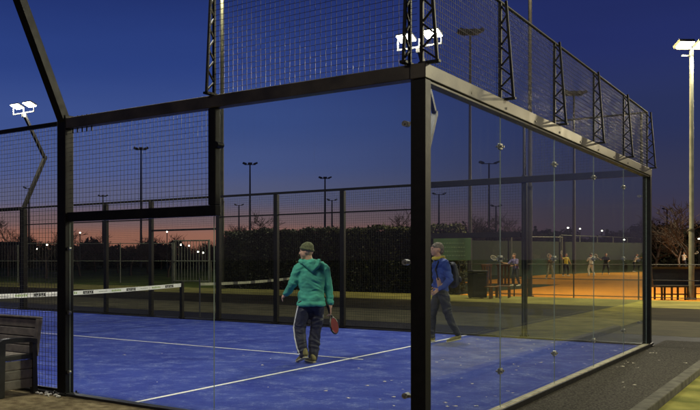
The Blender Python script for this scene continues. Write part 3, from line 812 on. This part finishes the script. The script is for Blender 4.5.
# ------------------------------------------------------------------ garden bench (near left)
T = thing('garden_bench', (-.40, 5.0, 0), 0, 'dark slatted plastic garden bench against the mesh fence at lower left', 'bench')
L = .70
b = MB()
rk = Matrix.Rotation(R(-9), 3, 'Y')
for i in range(4):
    z0 = .46+i*.098
    b.bbox(.235-.0, .262, -L+.06, L-.06, z0, z0+.088, .006)
b.bbox(.262, .275, -L+.03, L-.03, .44, .86, .005)
b.bbox(.225, .28, -L+.0, -L+.06, .44, .855, .01); b.bbox(.225, .28, L-.06, L, .44, .855, .01); b.bbox(.225, .282, -L+.0, L, .853, .878, .008)
o = b.build('backrest', 'bench', T); o.rotation_euler = (0, R(9), 0); o.location = (-.066, 0, .01)
b = MB()
for i in range(5): b.bbox(-.24+i*.09, -.155+i*.09, -L+.06, L-.06, .40, .43, .006)
b.build('seat', 'bench', T)
for s in (-1, 1):
    y0, y1 = sorted((s*L, s*(L-.055)))
    yi0, yi1 = sorted((s*(L-.012), s*(L-.045)))
    b = MB()
    pts = [(-.29, .60), (-.22, .625), (-.05, .63), (.15, .62), (.25, .60)]
    for (xa, za), (xb, zb) in zip(pts[:-1], pts[1:]):
        b.add([(x, y, z) for (x, z) in ((xa, za-.05), (xb, zb-.05), (xb, zb), (xa, za)) for y in (y0-.008, y1+.008)], [(0, 2, 3, 1), (4, 5, 7, 6), (0, 1, 7, 6), (2, 4, 5, 3), (0, 6, 4, 2), (1, 3, 5, 7)])
    b.build('armrest', 'bench_dark', T)
    for x0, x1, t0, t1 in ((-.29, -.21, -.27, -.195), (.20, .27, .19, .25)):
        b = MB(); b.add([(x, y, z) for (x, z) in ((x0, 0), (x1, 0), (t1, .578), (t0, .578)) for y in (y0, y1)], [(0, 2, 4, 6), (1, 7, 5, 3), (0, 1, 3, 2), (2, 3, 5, 4), (4, 5, 7, 6), (6, 7, 1, 0)])
        b.build('leg', 'bench_dark', T)
    b = MB(); b.bbox(-.205, .195, y0+.004, y1-.004, .385, .44, .006); b.build('side_rail', 'bench_dark', T)
    b = MB()
    for i in range(3): b.bbox(-.22, .20, yi0, yi1, .07+i*.105, .07+i*.105+.097, .008)
    b.box(-.21, .19, yi0+.008, yi1-.008, .08, .37)
    b.build('side_panel', 'bench', T)
b = MB()
for i in range(3): b.bbox(-.24, -.215, -L+.06, L-.06, .07+i*.105, .07+i*.105+.097, .008)
b.box(-.232, -.222, -L+.07, L-.07, .08, .37)
b.build('front_panel', 'bench', T)

# ------------------------------------------------------------------ leaves and pebbles
def leaf_mesh(s):
    b = MB(); n = 9; vs = [(0, 0, .004)]
    for k in range(n):
        a = 2*math.pi*k/n; r = s*(1.0 if k % 2 else .75)*random.uniform(.8, 1.2)
        vs.append((math.cos(a)*r, math.sin(a)*r*.6, .002+random.uniform(0, s*.2)))
    b.add(vs, [(0, k+1, (k+1) % n+1) for k in range(n)])
    return b
protos = [leaf_mesh(s) for s in (.013, .021, .034)]
pm = []
pl = [P(0, 5)]
def leaf_place(i, loc):
    if i < 3: o = protos[i].build('dry_leaf', 'leaf'); pm.append(o.data)
    else: o = bpy.data.objects.new('dry_leaf', random.choice(pm)); C.objects.link(o)
    o.location = loc; o.rotation_euler = (0, 0, random.random()*6.28)
    return o
i = 0
for _ in range(95):
    X = random.uniform(1.2, 9.9); Y = abs(random.gauss(0, 1.0))+.08 if random.random() < .75 else random.uniform(.2, 6)
    if X > 7 and random.random() < .4: Y = random.uniform(.08, 3.5)
    o = leaf_place(i, (X, min(Y, 8), .004)); i += 1
    tag(o, 'pale dry leaf lying on the blue court', 'leaf', 'dry leaves on the blue court')
for _ in range(26):
    X, Y = (random.gauss(6.6, .5), random.gauss(-.22, .05)) if _ < 10 else ((random.gauss(8.9, .25), random.gauss(-.25, .06)) if _ < 16 else (random.uniform(4, 10.5), random.uniform(-.95, -.15)))
    o = leaf_place(i, (X, max(-1, min(-.12, Y)), -.002)); i += 1
    tag(o, 'pale dry leaf on the dark gravel strip', 'leaf', 'dry leaves on the gravel strip')
for _ in range(16):
    b = MB(); s = random.uniform(.012, .03)
    bm = bmesh.new(); bmesh.ops.create_icosphere(bm, subdivisions=1, radius=s)
    b.add([(v.co.x*random.uniform(.8, 1.3), v.co.y*random.uniform(.7, 1.2), v.co.z*.6+s*.4) for v in bm.verts], [[v.index for v in f.verts] for f in bm.faces]); bm.free()
    o = b.build('pebble', 'gravel_white', None, 'pale pebble in the small heap at the foot of the left wall post', 'pebble', 'pebbles at the foot of the left wall post')
    o.location = (-.14+random.gauss(0, .05), 4.1+random.gauss(0, .09), -.006)

# ------------------------------------------------------------------ people
def ico(b, p, r, sub=2, sx=(1, 1, 1)):
    bm = bmesh.new(); bmesh.ops.create_icosphere(bm, subdivisions=sub, radius=1)
    b.add([(p[0]+v.co.x*r*sx[0], p[1]+v.co.y*r*sx[1], p[2]+v.co.z*r*sx[2]) for v in bm.verts], [[v.index for v in f.verts] for f in bm.faces]); bm.free()
def path(b, pts, sx=(1, 1, 1), sub=2, dens=.35):
    """pts: (x,y,z,r) ; spheres strung along"""
    for (a, c) in zip(pts[:-1], pts[1:]):
        A, B_ = Vector(a[:3]), Vector(c[:3]); n = max(2, int((A-B_).length/(min(a[3], c[3])*dens)))
        for i in range(n+1):
            t = i/n; ico(b, A.lerp(B_, t), a[3]+(c[3]-a[3])*t, sub, sx)
def fuse(b, name, mat, parent, vox=.012, smooth=4, label=None, folds=None):
    o = b.build('tmp', mat, None)
    m = o.modifiers.new('r', 'REMESH'); m.mode = 'VOXEL'; m.voxel_size = vox; m.use_smooth_shade = True
    s = o.modifiers.new('s', 'SMOOTH'); s.factor = .5; s.iterations = smooth
    dg = bpy.context.evaluated_depsgraph_get(); me = bpy.data.meshes.new_from_object(o.evaluated_get(dg)); me.name = name
    me.materials.clear(); me.materials.append(M[mat])
    if folds:
        from mathutils import noise
        nv = [(v.co.copy(), v.normal.copy()) for v in me.vertices]; out = []
        for c, nn in nv:
            q = Vector((c.x*7, c.y*7, c.z*folds[1]+2.5*noise.noise(c*4)))
            out += list(c+nn*folds[0]*(noise.noise(q)+.5*noise.noise(q*2.3)))
        me.vertices.foreach_set('co', out); me.update()
    for p in me.polygons: p.use_smooth = True
    bpy.data.objects.remove(o)
    r = bpy.data.objects.new(name, me); C.objects.link(r); r.parent = parent
    if label: r['label'] = label
    return r
def hand(b, wrist, dirv, side, palm_n, curl=.5, s=1.0):
    """palm + 5 fingers. dirv: along the hand; side: towards the thumb; palm_n: palm normal"""
    w, d, t, n = Vector(wrist), Vector(dirv).normalized(), Vector(side).normalized(), Vector(palm_n).normalized()
    for k in (-1.2, -.4, .4, 1.2):
        q = w+t*k*.017*s
        path(b, [(*q, .014*s), (*(q+d*.085*s), .012*s)], sub=1)
    for k, L in ((1.35, .068), (.45, .078), (-.45, .072), (-1.35, .055)):
        q = w+d*.088*s+t*k*.0185*s; L *= s
        d1 = (d+n*curl*.5).normalized(); d2 = (d*.7+n*curl*1.1).normalized(); d3 = (d*.3+n*curl*1.6).normalized()
        a = q+d1*L*.45; c = a+d2*L*.33; e = c+d3*L*.25
        path(b, [(*q, .0095*s), (*a, .0088*s), (*c, .008*s), (*e, .0072*s)], sub=1, dens=.6)
    q = w+t*.03*s+d*.02*s; a = q+(t*.9+d*.8+n*.3).normalized()*.038*s; c = a+(d+n*.5).normalized()*.03*s
    path(b, [(*q, .012*s), (*a, .0105*s), (*c, .009*s)], sub=1, dens=.6)
def headbits(b, c, f, up=(0, 0, 1), s=1.0):
    """head centred at c facing f"""
    c = Vector(c); f = Vector(f).normalized(); up = Vector(up); r = f.cross(up).normalized()
    ico(b, c+up*.02*s-f*.012*s, .088*s, 3, (1, 1, 1.12))
    ico(b, c+f*.018*s-up*.02*s, .074*s, 3, (1, 1, 1.15))
    path(b, [(*(c+f*.03*s-up*.075*s), .045*s), (*(c+f*.055*s-up*.088*s), .028*s)])          # jaw and chin
    path(b, [(*(c+f*.086*s+up*.012*s), .010*s), (*(c+f*.104*s-up*.026*s), .014*s)], sub=1)   # nose
    path(b, [(*(c+f*.082*s-up*.055*s-r*.018*s), .009*s), (*(c+f*.082*s-up*.055*s+r*.018*s), .009*s)], sub=1)  # lips
    path(b, [(*(c+f*.078*s+up*.028*s-r*.035*s), .010*s), (*(c+f*.084*s+up*.03*s), .010*s), (*(c+f*.078*s+up*.028*s+r*.035*s), .010*s)], sub=1)
    for k in (-1, 1):
        path(b, [(*(c+r*k*.082*s-f*.008*s+up*.018*s), .012*s), (*(c+r*k*.084*s-f*.004*s-up*.025*s), .009*s)], sub=1)
def eyes(T, c, f, s=1.0):
    c = Vector(c); f = Vector(f).normalized(); r = f.cross(Vector((0, 0, 1))).normalized()
    for k in (-1, 1):
        b = MB(); ico(b, c+f*.076*s+r*k*.032*s+Vector((0, 0, .006*s)), .011*s, 1); b.build('eye', 'ink_black', T)
def shoe(T, heel, toe, h=.075, w=.045, name='shoe', mat='shoe', vox=.008):
    heel, toe = Vector(heel), Vector(toe); d = toe-heel
    b = MB(); path(b, [(*(heel+Vector((0, 0, .055))), .043), (*(heel+d*.45+Vector((0, 0, .048))), .043), (*(heel+d*.8+Vector((0, 0, .036))), .036), (*(toe+Vector((0, 0, .032))), .028)], (1, 1, .8))
    path(b, [(*(heel+Vector((0, 0, .06))), .043), (*(heel+d*.1+Vector((0, 0, .11))), .042)])
    o = fuse(b, name, mat, T, vox, 3)
    b = MB(); path(b, [(*(heel+Vector((0, 0, .014))), .042), (*(heel+d*.5+Vector((0, 0, .014))), .043), (*(toe+Vector((0, 0, .016))), .034)], (1, 1, .33), dens=.25)
    fuse(b, 'sole', 'sole', o, vox*.8, 1)

# ---- player in the teal hooded top (local x = viewer's right, y = away)
G = thing('person', P(305.5, 11.9), FACE, 'person in a teal hooded top and olive knitted cap walking away', 'person')
hd = (.015, .0, 1.595); fdir = (-.86, .42, -.08)
b = MB()
headbits(b, hd, fdir)
path(b, [(.03, -.01, 1.53, .056), (.06, -.0, 1.42, .062)])
path(b, [(.085, 0, 1.30, .12), (.085, 0, 1.05, .11), (.085, 0, .93, .125)], (1.25, .75, 1))
path(b, [(.075, 0, 1.40, .05), (-.08, .0, 1.37, .055), (-.10, .01, 1.33, .055), (-.185, .04, 1.11, .042), (-.235, .20, .985, .03), (-.245, .24, .97, .026)])
path(b, [(.085, 0, 1.40, .05), (.23, 0, 1.37, .055), (.25, 0, 1.33, .055), (.33, .02, 1.07, .042), (.36, .02, .83, .028), (.362, .02, .80, .026)])
path(b, [(.0, 0, .90, .085), (-.072, .05, .50, .055), (-.048, -.12, .13, .038)]); path(b, [(.16, 0, .90, .085), (.158, .055, .49, .055), (.116, .04, .10, .038)])
hand(b, (-.25, .252, .965), (-.35, .75, -.5), (.1, .6, .7), (.6, .2, -.6), 1.0)
hand(b, (.363, .02, .80), (.0, .05, -1), (0, .9, .2), (-1, 0, 0), 1.1)
fuse(b, 'body', 'skin', G, .0075, 2)
eyes(G, hd, fdir)
b = MB()   # hooded top
path(b, [(.085, 0, 1.31, .155), (.085, -.005, 1.2, .158), (.085, 0, 1.05, .145), (.085, 0, .93, .156), (.085, 0, .875, .160)], (1.24, .88, .36), 3, .12)
path(b, [(.08, 0, 1.39, .075), (-.055, .0, 1.385, .072), (-.10, .01, 1.34, .082), (-.145, .025, 1.22, .073), (-.188, .04, 1.115, .069), (-.215, .12, 1.04, .058), (-.238, .205, .985, .045), (-.243, .225, .975, .037)])
path(b, [(.09, 0, 1.39, .075), (.225, 0, 1.385, .072), (.27, 0, 1.33, .082), (.30, .01, 1.21, .074), (.332, .02, 1.08, .068), (.35, .02, .95, .055), (.36, .02, .865, .046), (.361, .02, .845, .037)])
path(b, [(.055, .0, 1.43, .075), (.05, .0, 1.45, .07)])
# ribbed hem
path(b, [(.085+.184*math.cos(t), .128*math.sin(t), .842, .028) for t in [k*math.pi/12 for k in range(25)]], (1, 1, 1.3))
hoodie = fuse(b, 'hooded_top', 'hoodie', G, .009, 3, folds=(.014, 13))
b = MB()   # hood lying on the shoulders
ring = [(.06+.125*math.cos(t), -.015+.105*math.sin(t), 1.45-.035*math.sin(-t)*0+(.0 if math.sin(t) > 0 else .018*math.sin(t))) for t in [k*math.pi/9 for k in range(19)]]
path(b, [(*p, .036) for p in ring])
path(b, [(-.03, -.10, 1.45, .04), (.02, -.125, 1.385, .045), (.075, -.135, 1.335, .04), (.13, -.125, 1.385, .045), (.165, -.09, 1.45, .04)])
path(b, [(.075, -.105, 1.44, .05), (.075, -.125, 1.36, .045)])
fuse(b, 'hood', 'hoodie', hoodie, .008, 2, folds=(.01, 12))
b = MB()   # trousers
path(b, [(.085, 0, .90, .145), (.085, 0, .82, .14)], (1.1, .8, .7), 3, .2)
path(b, [(.0, 0, .86, .108), (-.04, .03, .66, .105), (-.075, .05, .50, .094), (-.075, .0, .36, .088), (-.065, -.08, .22, .080), (-.045, -.12, .135, .068)])
path(b, [(.165, 0, .86, .108), (.165, .03, .66, .102), (.158, .06, .49, .090), (.145, .06, .36, .085), (.13, .05, .22, .080), (.118, .04, .12, .074), (.115, .04, .08, .068)])
tr = fuse(b, 'trousers', 'navy', G, .009, 3, folds=(.016, 15))
b = MB()   # white side stripe, left leg
path(b, [(-.105, -.02, .83, .016), (-.138, .01, .66, .016), (-.163, .03, .50, .016), (-.157, -.02, .36, .016), (-.138, -.10, .22, .015), (-.108, -.14, .14, .014)], (.8, 1.2, 1), 1)
fuse(b, 'side_stripe', 'white_cloth', tr, .006, 1)
b = MB(); path(b, [(.262, -.015, .84, .009), (.248, .01, .6, .009)], (.7, 1, 1), 1); fuse(b, 'side_stripe', 'white_cloth', tr, .005, 1)
b = MB()   # knitted cap
path(b, [(.02, -.012, 1.635, .098), (.022, -.016, 1.67, .090), (.028, -.02, 1.69, .070)], (1, 1, .6), 3, .12)
cap = fuse(b, 'knitted_cap', 'beanie', G, .008, 1)
b = MB(); path(b, [(.02+.090*math.cos(t), -.012+.090*math.sin(t), 1.625-.02*math.cos(t), .015) for t in [k*math.pi/12 for k in range(25)]], (1, 1, 1.5))
fuse(b, 'cap_brim', 'beanie', cap, .007, 1)
shoe(G, (-.03, -.16, .085), (-.11, .03, .0)); shoe(G, (.11, -.02, .0), (.05, .22, .0))
# padel racket in his right hand
Rk = thing('padel_racket', G.matrix_basis @ Vector((.35, .03, .72)), 0, 'red and black padel racket hanging from the hand of the teal hooded player', 'racket')
Rk.rotation_euler = (R(168), R(-16), FACE+R(52))
def racket_parts(T):
    b = MB(); n = 36; out = []; 
    for k in range(n):
        a = 2*math.pi*k/n; out.append((.125*math.cos(a)*(1 if math.sin(a) > -.3 else .93), .235+.135*math.sin(a)))
    b.tube([(x, 0, z) for x, z in out+out[:1]], .016, 8, cap=False)
    b.tube([(-.085, 0, .14), (-.02, 0, .06), (0, 0, .03)], .013, 8); b.tube([(.085, 0, .14), (.02, 0, .06), (0, 0, .03)], .013, 8)
    b.build('frame', 'racket', T)
    b = MB(); 
    for y in (-.014, .014): 
        b.add([(0, y, .235)]+[(x*.95, y, .235+(z-.235)*.95) for x, z in out], [(0, k+1, (k+1) % n+1) for k in range(n)])
    rim = [(x*.95, .235+(z-.235)*.95) for x, z in out]
    b.add([(x, y, z) for x, z in rim for y in (-.014, .014)], [(2*k, 2*((k+1) % n), 2*((k+1) % n)+1, 2*k+1) for k in range(n)])
    f = b.build('face', 'red', T)
    b = MB()
    for i in range(-3, 4):
        for j in range(-3, 4):
            if i*i+j*j <= 9:
                for y in (-1, 1): b.tube([(i*.026, y*.0142, .235+j*.026), (i*.026, y*.0152, .235+j*.026)], .0055, 8)
    b.build('holes', 'ink_black', f)
    b = MB(); b.tube([(0, 0, .05), (0, 0, -.11)], .017, 10); b.tube([(0, 0, -.11), (0, 0, -.125)], .020, 10); b.build('grip', 'dark_rubber', T)
Rk.scale = (.86, .86, .86)
racket_parts(Rk)

# ---- walker in the blue and yellow jacket
G = thing('person', P(441, 14.9), FACE, 'grey haired person in a blue jacket with yellow collar and dark backpack', 'person')
b = MB(); hd = (-.09, 0, 1.66); fdir = (-1, -.12, -.03)
headbits(b, hd, fdir)
path(b, [(-.07, 0, 1.58, .055), (-.04, 0, 1.48, .06)])
path(b, [(-.02, 0, 1.38, .12), (-.01, 0, 1.1, .11), (0, 0, .98, .12)], (.85, 1.2, 1))
for s in (-1, 1):
    path(b, [(-.02, s*.05, 1.46, .05), (-.01, s*.17, 1.43, .055), (.0, s*.21, 1.38, .052), (.06, s*.24, 1.13, .04), (-.12 if s < 0 else -.02, s*.21, .95, .028)])
    hand(b, (-.125 if s < 0 else -.025, s*.21, .945), (-.7, 0, -.6), (-.3, 0, .8), (0, -s, 0), .9)
path(b, [(0, .09, .95, .085), (-.12, .09, .53, .055), (-.13, .09, .11, .038)]); path(b, [(0, -.09, .95, .085), (.09, -.09, .52, .055), (.26, -.09, .15, .038)])
fuse(b, 'body', 'skin', G, .0085, 2); eyes(G, hd, fdir)
b = MB()
path(b, [(-.02, 0, 1.38, .145), (-.015, 0, 1.2, .15), (.0, 0, 1.02, .14), (.0, 0, .93, .145)], (.88, 1.2, .6), 3, .2)
for s in (-1, 1): path(b, [(-.02, s*.08, 1.45, .07), (-.005, s*.20, 1.41, .08), (.04, s*.235, 1.24, .068), (.065, s*.245, 1.12, .062), (-.04, s*.225, 1.0, .05), (-.11 if s < 0 else -.01, s*.21, .96, .042)])
jk = fuse(b, 'jacket', 'blue_cloth', G, .01, 3, folds=(.014, 12))
b = MB(); path(b, [(-.045+.085*math.cos(t), .095*math.sin(t), 1.505+.015*math.cos(t), .032) for t in [k*math.pi/8 for k in range(17)]])
path(b, [(.03, -.12, 1.47, .03), (.05, .12, 1.47, .03)])
fuse(b, 'collar', 'yellow_cloth', jk, .008, 2)
b = MB(); path(b, [(-.07, -.115, 1.12, .07), (-.05, -.12, 1.0, .07)], (.8, .6, 1)); fuse(b, 'side_panel', 'peach', jk, .01, 2)
b = MB(); path(b, [(0, 0, .95, .135), (0, 0, .87, .13)], (.85, 1.1, .7), 3, .2)
path(b, [(0, .09, .90, .10), (-.06, .09, .72, .09), (-.12, .09, .53, .078), (-.13, .09, .3, .068), (-.13, .09, .10, .06)])
path(b, [(0, -.09, .90, .10), (.05, -.09, .70, .09), (.09, -.09, .52, .078), (.17, -.09, .33, .068), (.26, -.09, .15, .06)])
fuse(b, 'trousers', 'navy', G, .01, 3, folds=(.014, 14))
b = MB(); path(b, [(-.07, 0, 1.70, .093), (-.055, 0, 1.725, .085)], (1.05, .98, .75), 3, .2); path(b, [(-.01, 0, 1.68, .075), (.0, 0, 1.62, .06)], (.8, 1.1, 1))
fuse(b, 'hair', 'hair', G, .008, 1)
shoe(G, (-.11, .09, 0), (-.34, .09, 0)); shoe(G, (.29, -.09, .045), (.09, -.09, -.002))
Bk = thing('backpack', G.matrix_basis @ Vector((.20, 0, 1.0)), FACE, 'dark backpack on the back of the blue jacket walker', 'backpack')
b = MB(); path(b, [(.0, 0, .34, .10), (.02, 0, .2, .115), (.02, 0, .08, .12)], (.8, 1.25, 1), 2, .25); fuse(b, 'bag', 'navy', Bk, .012, 3)
b = MB(); path(b, [(.11, -.09, .12, .035), (.11, .09, .12, .035)], (.8, 1, 1.6)); fuse(b, 'front_pocket', 'navy', Bk, .01, 1)
for s in (-1, 1):
    b = MB(); b.tube([(-.06, s*.09, .40), (-.16, s*.12, .475), (-.29, s*.13, .44), (-.345, s*.13, .30), (-.30, s*.14, .12), (-.08, s*.12, .06)], .014, 6); b.build('strap', 'dark_rubber', Bk)

# ---- distant tennis players
def far_person(px, dep, z, h, label, top, bottom, hair, facing, arm, racket=True, z0=None, lean=0):
    s = h/1.75
    G = thing('person', P(px, dep, z), FACE+facing, label, 'person'); G.scale = (s, s, s)
    b = MB(); fdir = (0, -1, 0); hd = (0, -.02-lean, 1.62)
    headbits(b, hd, fdir)
    path(b, [(0, -lean, 1.54, .055), (0, -lean*.9, 1.44, .06)])
    path(b, [(0, -lean*.8, 1.34, .12), (0, -lean*.3, 1.1, .11), (0, 0, .95, .12)], (1.2, .8, 1))
    wr = []
    for sd, (e, w) in zip((-1, 1), arm):
        path(b, [(0, -lean*.8, 1.42, .05), (sd*.19, -lean*.8, 1.38, .052), (sd*.20+e[0], e[1]-lean*.8, 1.38+e[2], .04), (sd*.20+w[0], w[1]-lean*.8, 1.38+w[2], .03)])
        wv = Vector((sd*.20+w[0], w[1]-lean*.8, 1.38+w[2])); wr.append(wv); dv = Vector((w[0]-e[0], w[1]-e[1], w[2]-e[2]))
        hand(b, wv, dv, (0, -.6, .8), (-sd, 0, 0), .9, 1.1)
    legs = [((-.09, 0, .92, .09), (-.17, -.05, .50, .06), (-.24, .04, .10, .042)), ((.09, 0, .92, .09), (.17, -.07, .50, .06), (.20, .02, .10, .042))]
    for l in legs: path(b, list(l))
    fuse(b, 'body', 'skin', G, .014, 1)
    b = MB(); path(b, [(0, -lean*.8, 1.34, .145), (0, -lean*.3, 1.12, .14), (0, 0, .93, .145)], (1.2, .85, .7), 2, .25)
    for sd, (e, w) in zip((-1, 1), arm): path(b, [(0, -lean*.8, 1.41, .07), (sd*.19, -lean*.8, 1.37, .078), (sd*.20+e[0]*.9, e[1]*.9-lean*.8, 1.38+e[2]*.9, .06)])
    fuse(b, 'shirt', top, G, .014, 2)
    b = MB(); path(b, [(0, 0, .93, .14), (0, 0, .86, .13)], (1.1, .85, .7), 2, .25)
    for l in legs: path(b, [(l[0][0], l[0][1], .88, .11), (*l[1][:3], .08), (*l[2][:2], .15, .06)])
    fuse(b, 'trousers', bottom, G, .014, 2)
    b = MB(); path(b, [(0, .0-lean, 1.66, .095), (0, .02-lean, 1.69, .085)], (1, 1, .8)); fuse(b, 'hair', hair, G, .012, 1)
    for l in legs: shoe(G, (l[2][0], l[2][1]+.05, .0), (l[2][0]*1.1, l[2][1]-.18, .0), mat='white_cloth', vox=.014)
    if racket:
        Rk = thing('tennis_racket', G.matrix_basis @ (wr[0]+Vector((-.02, -.08, .0))), 0, racket, 'racket')
        Rk.rotation_euler = (R(30), R(-50), FACE+facing); Rk.scale = (s, s, s)
        b = MB(); n = 24
        b.tube([(.12*math.cos(2*math.pi*k/n), 0, .50+.16*math.sin(2*math.pi*k/n)) for k in range(n+1)], .012, 6, cap=False)
        b.tube([(0, 0, .34), (0, 0, .10)], .014, 6); b.build('frame', 'white_cloth', Rk)
        b = MB()
        for i in range(-4, 5):
            x = i*.025; hz = .16*math.sqrt(max(0, 1-(x/.12)**2)); b.tube([(x, 0, .5-hz), (x, 0, .5+hz)], .0015, 3, cap=False)
            z = i*.033; hx = .12*math.sqrt(max(0, 1-(z/.16)**2)); b.tube([(-hx, 0, .5+z), (hx, 0, .5+z)], .0015, 3, cap=False)
        b.build('strings', 'white_cloth', Rk)
        b = MB(); b.tube([(0, 0, .10), (0, 0, -.08)], .018, 8); b.build('grip', 'dark_rubber', Rk)
    return G
A1 = (((-.14, -.1, -.2), (-.28, -.3, -.15)), ((.06, -.08, -.24), (-.05, -.28, -.3)))
A2 = (((-.2, -.05, -.05), (-.38, -.12, .15)), ((.12, -.02, -.22), (.16, -.1, -.42)))
A3 = (((-.05, -.2, -.12), (-.1, -.42, -.02)), ((.05, -.12, -.22), (-.12, -.3, -.2)))
def fz(px, dep):
    p = P(px, dep); return rise(p.x, p.y)
far_person(516, 45, .02, 1.78, 'far player in a lilac shirt swinging a racket on the clay', 'lilac', 'navy', 'hair', R(-70), A1, 'white racket swung by the lilac shirted far player', lean=.12)
far_person(634, 72, fz(634, 72), 1.62, 'far player in a white top leaning over, just left of the last wall post', 'white_cloth', 'navy', 'beanie', R(60), A3, 'racket of the leaning white topped far player', lean=.22)
far_person(684, 78, fz(684, 78), 1.72, 'far player in a white top standing upright left of the pale mast', 'white_cloth', 'navy', 'hair', R(100), A3, 'racket of the upright white topped far player')
far_person(566, 62, fz(566, 62), 1.72, 'far player in a pale yellow top raising a racket before the green screen', 'yellow_cloth', 'navy', 'hair', R(20), A2, 'raised racket before the green tennis screen')
far_person(606, 66, fz(606, 66), 1.70, 'far player in dark green clothes before the green tennis screen', 'screen', 'navy', 'hair', R(-20), A1, 'low held racket of the dark green clad far player')
far_person(550, 56, fz(550, 56), 1.70, 'far player in grey clothes standing on the clay right of the dark green mast', 'fence_grey', 'fence_grey', 'hair', R(10), A3, 'racket of the grey clad far player')
far_person(591, 63, fz(591, 63), 1.68, 'far player in a white top and white trousers standing mid clay', 'white_cloth', 'white_cloth', 'hair', R(190), A3, 'racket of the player all in white')
# ------------------------------------------------------------------ sky and lights
w = bpy.data.worlds.new('World'); sc.world = w; w.use_nodes = True
nt = w.node_tree; N = nt.nodes; Lk = nt.links
bg = N['Background']
def srgb(c): return tuple(((v/255)/12.92 if v/255 <= .04045 else ((v/255+.055)/1.055)**2.4) for v in c)
tc = N.new('ShaderNodeTexCoord')
sep = N.new('ShaderNodeSeparateXYZ'); Lk.new(tc.outputs['Generated'], sep.inputs[0])
def ramp_el(stops):
    r = N.new('ShaderNodeValToRGB'); cr = r.color_ramp; cr.interpolation = 'EASE'
    while len(cr.elements) < len(stops): cr.elements.new(.5)
    for e, (p, c) in zip(cr.elements, stops): e.position = p; e.color = (*srgb(c), 1)
    Lk.new(sep.outputs['Z'], r.inputs['Fac']); return r
sn = lambda y: math.sin(math.atan((259-y)/870))
left = ramp_el([(0, (156, 98, 78)), (sn(235), (158, 106, 90)), (sn(218), (122, 100, 106)), (sn(196), (90, 94, 128)), (sn(160), (74, 90, 144)), (sn(115), (60, 81, 142)), (sn(50), (42, 64, 129)), (sn(-20), (34, 53, 115)), (.8, (10, 18, 50))])
right = ramp_el([(0, (56, 48, 58)), (sn(225), (58, 52, 68)), (sn(190), (50, 52, 78)), (sn(130), (40, 49, 90)), (sn(50), (34, 44, 98)), (sn(-30), (28, 38, 90)), (.8, (8, 13, 38))])
az = R(50.1) # viewing azimuth measured from +Y towards +X
glow = Vector((math.sin(az-R(12)), math.cos(az-R(12)), 0))
dt = N.new('ShaderNodeVectorMath'); dt.operation = 'DOT_PRODUCT'; dt.inputs[1].default_value = glow
Lk.new(tc.outputs['Generated'], dt.inputs[0])
mr = N.new('ShaderNodeMapRange'); mr.interpolation_type = 'SMOOTHSTEP'
mr.inputs['From Min'].default_value = math.cos(R(42)); mr.inputs['From Max'].default_value = math.cos(R(3)); Lk.new(dt.outputs['Value'], mr.inputs['Value'])
cn = N.new('ShaderNodeTexNoise'); cn.inputs['Scale'].default_value = 2.2; cn.inputs['Detail'].default_value = 6
cm = N.new('ShaderNodeMapping'); cm.inputs['Scale'].default_value = (1, 1, 6); Lk.new(tc.outputs['Generated'], cm.inputs['Vector']); Lk.new(cm.outputs[0], cn.inputs['Vector'])
cr_ = N.new('ShaderNodeMapRange'); cr_.inputs['From Min'].default_value = .3; cr_.inputs['From Max'].default_value = .7; cr_.inputs['To Min'].default_value = .93; cr_.inputs['To Max'].default_value = 1.07
Lk.new(cn.outputs['Fac'], cr_.inputs['Value'])
mx = N.new('ShaderNodeMixRGB'); Lk.new(mr.outputs[0], mx.inputs[0]); Lk.new(right.outputs[0], mx.inputs[1]); Lk.new(left.outputs[0], mx.inputs[2])
sky = N.new('ShaderNodeTexSky'); sky.sky_type = 'NISHITA'; sky.sun_disc = False
sky.sun_elevation = R(-4); sky.sun_rotation = az-R(10)
sks = N.new('ShaderNodeVectorMath'); sks.operation = 'SCALE'; sks.inputs['Scale'].default_value = .02; Lk.new(sky.outputs[0], sks.inputs[0])
ad = N.new('ShaderNodeVectorMath'); ad.operation = 'ADD'; sc2 = N.new('ShaderNodeVectorMath'); sc2.operation = 'SCALE'; Lk.new(mx.outputs[0], sc2.inputs[0]); Lk.new(cr_.outputs[0], sc2.inputs['Scale']); Lk.new(sc2.outputs[0], ad.inputs[0]); Lk.new(sks.outputs[0], ad.inputs[1])
Lk.new(ad.outputs[0], bg.inputs['Color']); bg.inputs['Strength'].default_value = 1.0
sd = bpy.data.lights.new('sun', 'SUN'); sd.energy = .015; sd.angle = R(8); sd.color = (1, .6, .4)
so = bpy.data.objects.new('sun', sd); C.objects.link(so)
so.rotation_euler = (-Vector((math.sin(az-R(10)), math.cos(az-R(10)), .04))).to_track_quat('-Z', 'Y').to_euler()

# ------------------------------------------------------------------ camera
cd = bpy.data.cameras.new('camera'); co = bpy.data.objects.new('camera', cd); C.objects.link(co)
co.location = W(0, 0, CAMZ); co.rotation_euler = (R(90), 0, -YAW)
cd.sensor_width = 36; cd.lens = 36*832/700; cd.shift_x = (350-146)/700; cd.shift_y = 54/700
cd.clip_start = .1; cd.clip_end = 3000
sc.camera = co
sc.render.engine = 'CYCLES'
sc.view_settings.view_transform = 'Standard'; sc.view_settings.look = 'None'; sc.view_settings.gamma = 1; sc.view_settings.exposure = 0
sc.cycles.max_bounces = 8; sc.cycles.transparent_max_bounces = 24; sc.cycles.glossy_bounces = 4
sc.cycles.caustics_reflective = False; sc.cycles.caustics_refractive = False
sc.cycles.sample_clamp_indirect = 4

for o in bpy.data.objects:
    if 'label' in o and not 4 <= len(o['label'].replace('-', ' ').split()) <= 16: print('LONG', len(o['label'].split()), o['label'])
_l = {}
for o in bpy.data.objects:
    if 'category' in o: _l.setdefault(o['label'], []).append(o.name)
for k_, v_ in _l.items():
    if len(v_) > 1: print('DUP', len(v_), k_)
